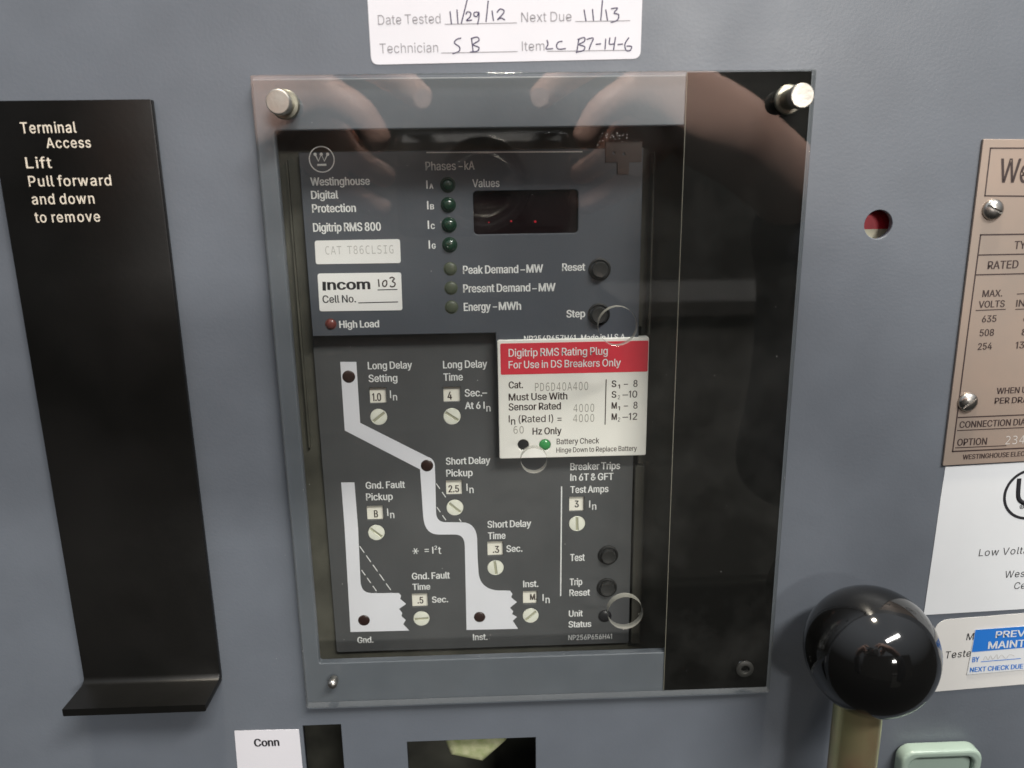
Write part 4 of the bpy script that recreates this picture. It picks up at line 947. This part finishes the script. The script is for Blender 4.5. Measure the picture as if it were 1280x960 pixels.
# ------------------------------------------------------------------ white approval label, test label, sticker
al = thing('approval_label', 'large white label with a circled approval mark below the copper nameplate', 'label', U(1200, 768, -.0002))
link('paper', quad_sheet([(1154.6, 768.8), (1450, 751), (1480, 566), (1182, 583.5)], -.00018, .00016), M['paper_w'], al)
D_ = -.00018
q = U(1287.5, 617.8, D_); s = upx(1287, 618, D_)
L = [sheet([circ(q.x, q.z, 33.2 * s, 56), circ(q.x, q.z, 29.8 * s, 56)], D_ - .00006, .00005)]
L.append(strokes([[(1274, 598), (1272.6, 616), (1274, 624.5), (1280, 628.2), (1286, 624.5), (1288.5, 616), (1289.5, 598)]], 6.2, D_, smooth=True))
L.append(strokes([[(1296, 598), (1293.5, 628), (1304, 627.5)]], 5.4, D_))
p = U(1277.5, 633.2, D_)
L.append(sheet([circ(p.x, p.z, 3.0 * s, 20), circ(p.x, p.z, 2.3 * s, 20)], D_ - .00006, .00005)); L.append(T('R', 1275.9, 634.8, 1279.4, 3.2, D_, bold=0.00))
L.append(T('Low Voltage', 1223, 695.2, 1247.7, 8.6, D_, y1=693.8, frag='Low', bold=-0.06, shear=.08, gap=1.1))
L.append(T('Westinghouse', 1255.4, 722.2, 1280, 8.4, D_, y1=720.8, frag='Wes', bold=-0.06, shear=.08, gap=1.05)); L.append(T('Certified', 1267, 736.3, 1281, 8.2, D_, y1=735.5, frag='Ce', bold=-0.06, shear=.08))
join('lettering', L, M['ink'], al)

tl_ = thing('test_label', 'rounded cream test label beside the black knob, partly under a blue sticker', 'label', U(1220, 863, -.0002))
link('paper', quad_sheet([(1152, 866), (1440, 842), (1460, 752), (1171, 775.5)], -.00018, .00016, .0045), M['paper_c'], tl_)
L = [T('Model', 1207.6, 800.2, 1216.5, 8.4, D_, y1=799.5, frag='M', bold=0.06, shear=.1), T('Tested', 1180.8, 823.2, 1213, 8.8, D_, y1=820.4, frag='Teste', bold=0.06, shear=.12, gap=1.1)]
join('lettering', L, M['ink'], tl_)

D2 = -.00042
st = thing('maintenance_sticker', 'blue and white preventive maintenance sticker stuck over the cream test label', 'sticker', U(1245, 842, D2))
link('paper', quad_sheet([(1208.6, 843.6), (1420, 825), (1432, 772), (1219.4, 787.6)], D2, .00016), M['paper_w'], st)
link('blue_band', quad_sheet([(1214.8, 815.3), (1425, 797), (1432, 772), (1219.2, 787.4)], D2 - .00004, .00003), M['blue'], st)
L = [T('PREVENTIVE', 1244, 797.6, 1281, 8.8, D2 - .00005, y1=795.6, frag='PREV', bold=0.42), T('MAINTENANCE', 1234.6, 811.4, 1280.6, 9.6, D2 - .00005, y1=808.6, frag='MAINT', bold=0.42)]
join('header_lettering', L, M['paper_w'], st)
L = [T('BY', 1215, 828, 1223.6, 6.8, D2, y1=827.3, bold=0.28), bar(1226, 827.2, 1276, 823, 1.0, D2), T('NEXT CHECK DUE', 1212, 840.4, 1278.6, 6.2, D2, y1=835.6, bold=0.28)]
join('lettering', L, M['blue'], st)
link('handwriting', strokes([[(1229, 825), (1232, 820), (1235, 825), (1238, 819.5), (1241, 824), (1246, 818), (1247, 823.5), (1252, 818.5), (1257, 823), (1262, 818), (1268, 820)]], .7, D2, smooth=True), M['pale_ink'], st)

# ------------------------------------------------------------------ calibration label at the top
cl = thing('calibration_label', 'white rounded calibration label with handwritten dates above the clear cover', 'label', U(630, 78, -.0002))
link('paper', quad_sheet([(464.2, 81), (800.6, 73.4), (806.5, -120), (452.5, -112)], D_, .00016, .0022), M['paper'], cl)
def cp(x, y): return (440 + x / 3.2, y / 3.2)
L = [T('Date Tested', 472.8, 31, 551, 12, D_, y1=29, bold=-0.11), T('Next Due', 651.6, 27.6, 714.4, 12, D_, y1=26.4, bold=-0.11),
     T('Technician', 475, 66.6, 547.8, 12, D_, y1=65.2, bold=-0.11), T('Item', 652.5, 63.6, 680.6, 11.6, D_, y1=63, bold=-0.11),
     bar(556, 30.4, 646, 28.6, .9, D_), bar(719, 27, 787.6, 25.8, .9, D_), bar(551.6, 66.3, 647, 64.5, .9, D_), bar(684, 64.2, 787, 62.8, .9, D_),
     T('By Electrical Services', 560, -6, 700, 10, D_, bold=-0.07)]
join('lettering', L, M['soft_ink'], cl)
hw = [[(392, 45), (398, 97)], [(420, 38), (424, 95)], [(462, -5), (437, 95)],
      [(455, 58), (462, 47), (475, 52), (472, 68), (458, 82), (480, 80)], [(505, 48), (490, 50), (488, 62), (500, 66), (507, 48), (508, 70), (502, 98)],
      [(545, 2), (536, 88)], [(560, 42), (566, 83)], [(580, 50), (592, 36), (608, 42), (602, 58), (582, 78), (597, 72), (612, 80)],
      [(928, 38), (936, 84)], [(962, 36), (966, 83)], [(1002, 0), (995, 82)], [(1015, 38), (1022, 82)], [(1036, 35), (1062, 32), (1048, 52), (1066, 58), (1062, 80), (1035, 90)],
      [(437, 152), (418, 158), (410, 172), (430, 188), (428, 205), (402, 215)], [(478, 152), (485, 208)], [(475, 155), (500, 148), (508, 162), (485, 178), (508, 190), (500, 205), (472, 208)],
      [(780, 160), (784, 178), (776, 195), (804, 194)], [(842, 165), (826, 168), (818, 182), (826, 196), (855, 194)],
      [(908, 155), (898, 212)], [(902, 158), (928, 150), (930, 165), (908, 178), (930, 186), (925, 202), (896, 208)], [(938, 158), (965, 152), (955, 178), (948, 200)],
      [(975, 177), (996, 175)], [(1015, 155), (1012, 198)], [(1032, 150), (1030, 176), (1052, 174)], [(1054, 148), (1046, 200)], [(1062, 178), (1084, 176)], [(1108, 150), (1092, 175), (1096, 200), (1112, 202), (1118, 186), (1098, 184)]]
link('handwriting', strokes([[cp(*p) for p in ln] for ln in hw], 1.75, D_, smooth=True), M['pen'], cl)

# ------------------------------------------------------------------ Conn label
cn = thing('position_label', 'small white label reading Conn at the bottom edge beside the narrow slot', 'label', U(335, 930, -.0002))
link('paper', quad_sheet([(301, 1010), (383, 1010), (373.5, 911.8), (293, 913.6)], D_, .00016), M['paper'], cn)
link('lettering', T('Conn', 318, 933.6, 349.8, 10.4, D_, lim=.07, bold=0.6), M['ink'], cn)

# ------------------------------------------------------------------ hex bolt in the wide slot
hbq = U(592, 920, .006)
hx = thing('hex_bolt', 'yellowish hexagon bolt head inside the wide slot at the bottom edge', 'bolt', hbq)
hr = 43 * upx(596, 925, .006)
hexp = [(hbq.x + hr * math.cos(PI / 3 * k - .27), hbq.z + hr * math.sin(PI / 3 * k - .27)) for k in range(6)]
link('bolt_head', sheet([hexp], .006, .008, .0026, 5), M['bolt'], hx)
link('bolt_shank', sheet([circ(hbq.x, hbq.z, hr * .5, 24)], .0141, .03), M['zinc'], hx)

# ------------------------------------------------------------------ pale green push button at the bottom right
gb = thing('green_button', 'pale green rounded push button at the bottom edge below the black knob', 'push button', U(1175, 960, -.002))
g0 = U(1122, 1000, -.006); g1 = U(1231, 937, -.006)
link('bezel', sheet([rrect(g0.x, g1.z - .024, g1.x, g1.z, .0048, 8), rrect(g0.x + .0032, g1.z - .0208, g1.x - .0032, g1.z - .0032, .003, 6)], -.006, .0055, .0012, 4), M['jade'], gb)
link('button_face', sheet([rrect(g0.x + .0034, g1.z - .0206, g1.x - .0034, g1.z - .0034, .0028, 6)], -.0044, .004, .0004), M['jade'], gb)

# ------------------------------------------------------------------ lever with black ball knob
BD = -.10 * H
bc = U(1088, 813, BD)
v = R.inverted() @ (bc - Vector((0, -H, 0)))
zdist = -v.z
br = 84.0 / F * zdist * .95
lev = thing('breaker_lever', 'yellow zinc lever rod topped by a glossy black ball knob', 'lever', bc)
bm = bmesh.new()
bmesh.ops.create_uvsphere(bm, u_segments=64, v_segments=40, radius=br)
bmesh.ops.translate(bm, verts=bm.verts, vec=bc)
for f in bm.faces: f.smooth = True
m = bpy.data.meshes.new('knob'); bm.to_mesh(m); bm.free()
link('knob', m, M['ball'], lev)
pr = 29.5 / F * zdist
bm = bmesh.new()
bmesh.ops.create_cone(bm, cap_ends=True, segments=48, radius1=pr, radius2=pr, depth=.16)
bmesh.ops.translate(bm, verts=bm.verts, vec=(bc.x - .0020, bc.y, bc.z - .085))
m = bpy.data.meshes.new('rod'); bm.to_mesh(m); bm.free(); sm_angle(m, 40)
link('rod', m, M['zinc'], lev)

# ------------------------------------------------------------------ specks of dust on the cover
sp2 = []
for k in range(34):
    x = random.gauss(768, 11); y = 166 + abs(random.gauss(0, 6))
    q = U(x, y, PX); r = random.uniform(.00003, .00011)
    sp2.append(box_mesh(q.x, PX - r * .3, q.z, r * 2, r * .6, r * 2, random.random() * 3))
for k in range(60):
    q = U(random.uniform(330, 1000), random.uniform(110, 860), PX); r = random.uniform(.00003, .00009)
    sp2.append(box_mesh(q.x, PX - r * .3, q.z, r * 2, r * .6, r * 2, random.random() * 3))
join('dust_specks', sp2, M['dust'], cc, 'stuff')

# ------------------------------------------------------------------ what the clear cover mirrors: the photographer's hands and camera, at and behind the lens
cm = thing('compact_camera', 'black compact camera with a ringed lens, mirrored in the clear cover', 'camera', Vector((0, -H - .022, -.03)))
link('camera_body', box_mesh(0, -H - .034, .0, .106, .024, .062, bev=.006), M['camera_body'], cm)
place('lens_barrel', lathe([(.0265, -.012), (.0265, -.006), (.0235, -.006), (.0235, -.002), (.0225, -.0008), (.0205, -.0008)], 48, cap=False), Vector((0, -H - .0115, 0)), cm, M['camera_body'])
place('lens_ring', lathe([(.0270, -.0085), (.0275, -.0075), (.0270, -.0062)], 48, cap=False), Vector((0, -H - .0115, 0)), cm, M['camera_ring'])
place('lens_ring', lathe([(.0180, -.0008), (.0185, .0000), (.0178, .0004)], 48, cap=False), Vector((0, -H - .0125, 0)), cm, M['camera_ring'])

def skinned(name, chains, material, parent, levels=2):
    """chains: lists of (x, y, z, radius); the first point of later chains joins the nearest point of the first"""
    vs, es, rs = [], [], []
    for ci, ch in enumerate(chains):
        prev = None
        for k, (x, y, z, r) in enumerate(ch):
            if ci > 0 and k == 0:
                prev = min(range(len(chains[0])), key=lambda i: (Vector(vs[i]) - Vector((x, y, z))).length)
                continue
            vs.append((x, y, z)); rs.append(r)
            if prev is not None: es.append((prev, len(vs) - 1))
            prev = len(vs) - 1
    m = bpy.data.meshes.new(name); m.from_pydata(vs, es, [])
    o = bpy.data.objects.new(name, m); C.objects.link(o)
    md = o.modifiers.new('s', 'SKIN')
    for i, v_ in enumerate(o.data.skin_vertices[0].data):
        v_.radius = (rs[i], rs[i]); v_.use_root = (i == 0)
    sb = o.modifiers.new('u', 'SUBSURF'); sb.levels = levels; sb.render_levels = levels
    me = ev_mesh(o); bpy.data.objects.remove(o)
    for f in me.polygons: f.use_smooth = True
    return link(name, me, material, parent)
Y = -H - .030
def hand(sx, label):
    t = thing('person', label, 'person', Vector((sx * .12, Y, .02)))
    palm = [(sx * .186, Y - .03, .016, .029), (sx * .150, Y - .015, .030, .031), (sx * .117, Y - .004, .055, .027), (sx * .102, Y - .012, .028, .020)]
    fingers = [
        [(sx * .117, Y - .004, .055, .01), (sx * .088, Y + .006, .076, .0125), (sx * .062, Y + .010, .069, .0108), (sx * .043, Y + .012, .056, .0094), (sx * .030, Y + .014, .045, .0074)],
        [(sx * .117, Y - .004, .055, .01), (sx * .088, Y + .014, .052, .0120), (sx * .068, Y + .020, .040, .0100), (sx * .057, Y + .018, .020, .0084)],
        [(sx * .102, Y - .012, .028, .01), (sx * .086, Y - .024, .018, .0100), (sx * .070, Y - .028, .010, .0088), (sx * .056, Y - .028, .002, .0074)],
        [(sx * .102, Y - .012, .028, .01), (sx * .090, Y - .020, -.002, .0090), (sx * .074, Y - .026, -.010, .0078), (sx * .060, Y - .028, -.016, .0066)],
        [(sx * .117, Y - .004, .055, .01), (sx * .100, Y - .034, .044, .0120), (sx * .078, Y - .038, .034, .0105), (sx * .060, Y - .034, .026, .0085)]]
    arm = [[(sx * .186, Y - .03, .016, .01), (sx * .215, Y - .05, -.012, .028), (sx * .245, Y - .08, -.05, .030)]]
    skinned('hand', [palm] + fingers + arm, M['skin'], t)
    place('fingernail', lathe([(.0052, -.0005), (.0050, .0006), (.003, .0012), (0, .0014)], 16), Vector((sx * .0335, Y + .0205, .048)), t, M['nail'])
    skinned('sleeve', [[(sx * .205, Y - .042, -.004, .037), (sx * .240, Y - .075, -.06, .042), (sx * .262, Y - .12, -.16, .048), (sx * .27, Y - .18, -.28, .052)]], M['sleeve'], t)
hand(-1, 'left hand in a dark sleeve gripping the camera, faintly mirrored in the clear cover')
hand(1, 'right hand in a dark sleeve gripping the camera, faintly mirrored in the clear cover')

# ------------------------------------------------------------------ the room behind the photographer, seen only as faint reflections
wall = link('room_wall', box_mesh(.3, -4.9, .2, 8.0, .1, 3.6), mat('dim_wall', (.10, .095, .085), .8)); wall['kind'] = 'structure'
eq = thing('reflection_cabinet', 'added grey cabinet across the room, faintly mirrored in the dark strip', 'cabinet', Vector((.75, -2.5, -1.3)))  # unseen cabinet added to leave a faint patch in the strip's reflection
link('cabinet_shell', box_mesh(.75, -2.5, -.90, .62, .45, .98, bev=.01), mat('grey_steel', (.10, .10, .09), .6), eq)
link('door', box_mesh(.75, -2.268, -.92, .54, .012, .86, bev=.004), mat('grey_door', (.09, .088, .08), .7), eq)
link('top_ledge', box_mesh(.75, -2.46, -.385, .66, .52, .05, bev=.005), mat('grey_ledge', (.055, .052, .048), .8), eq)
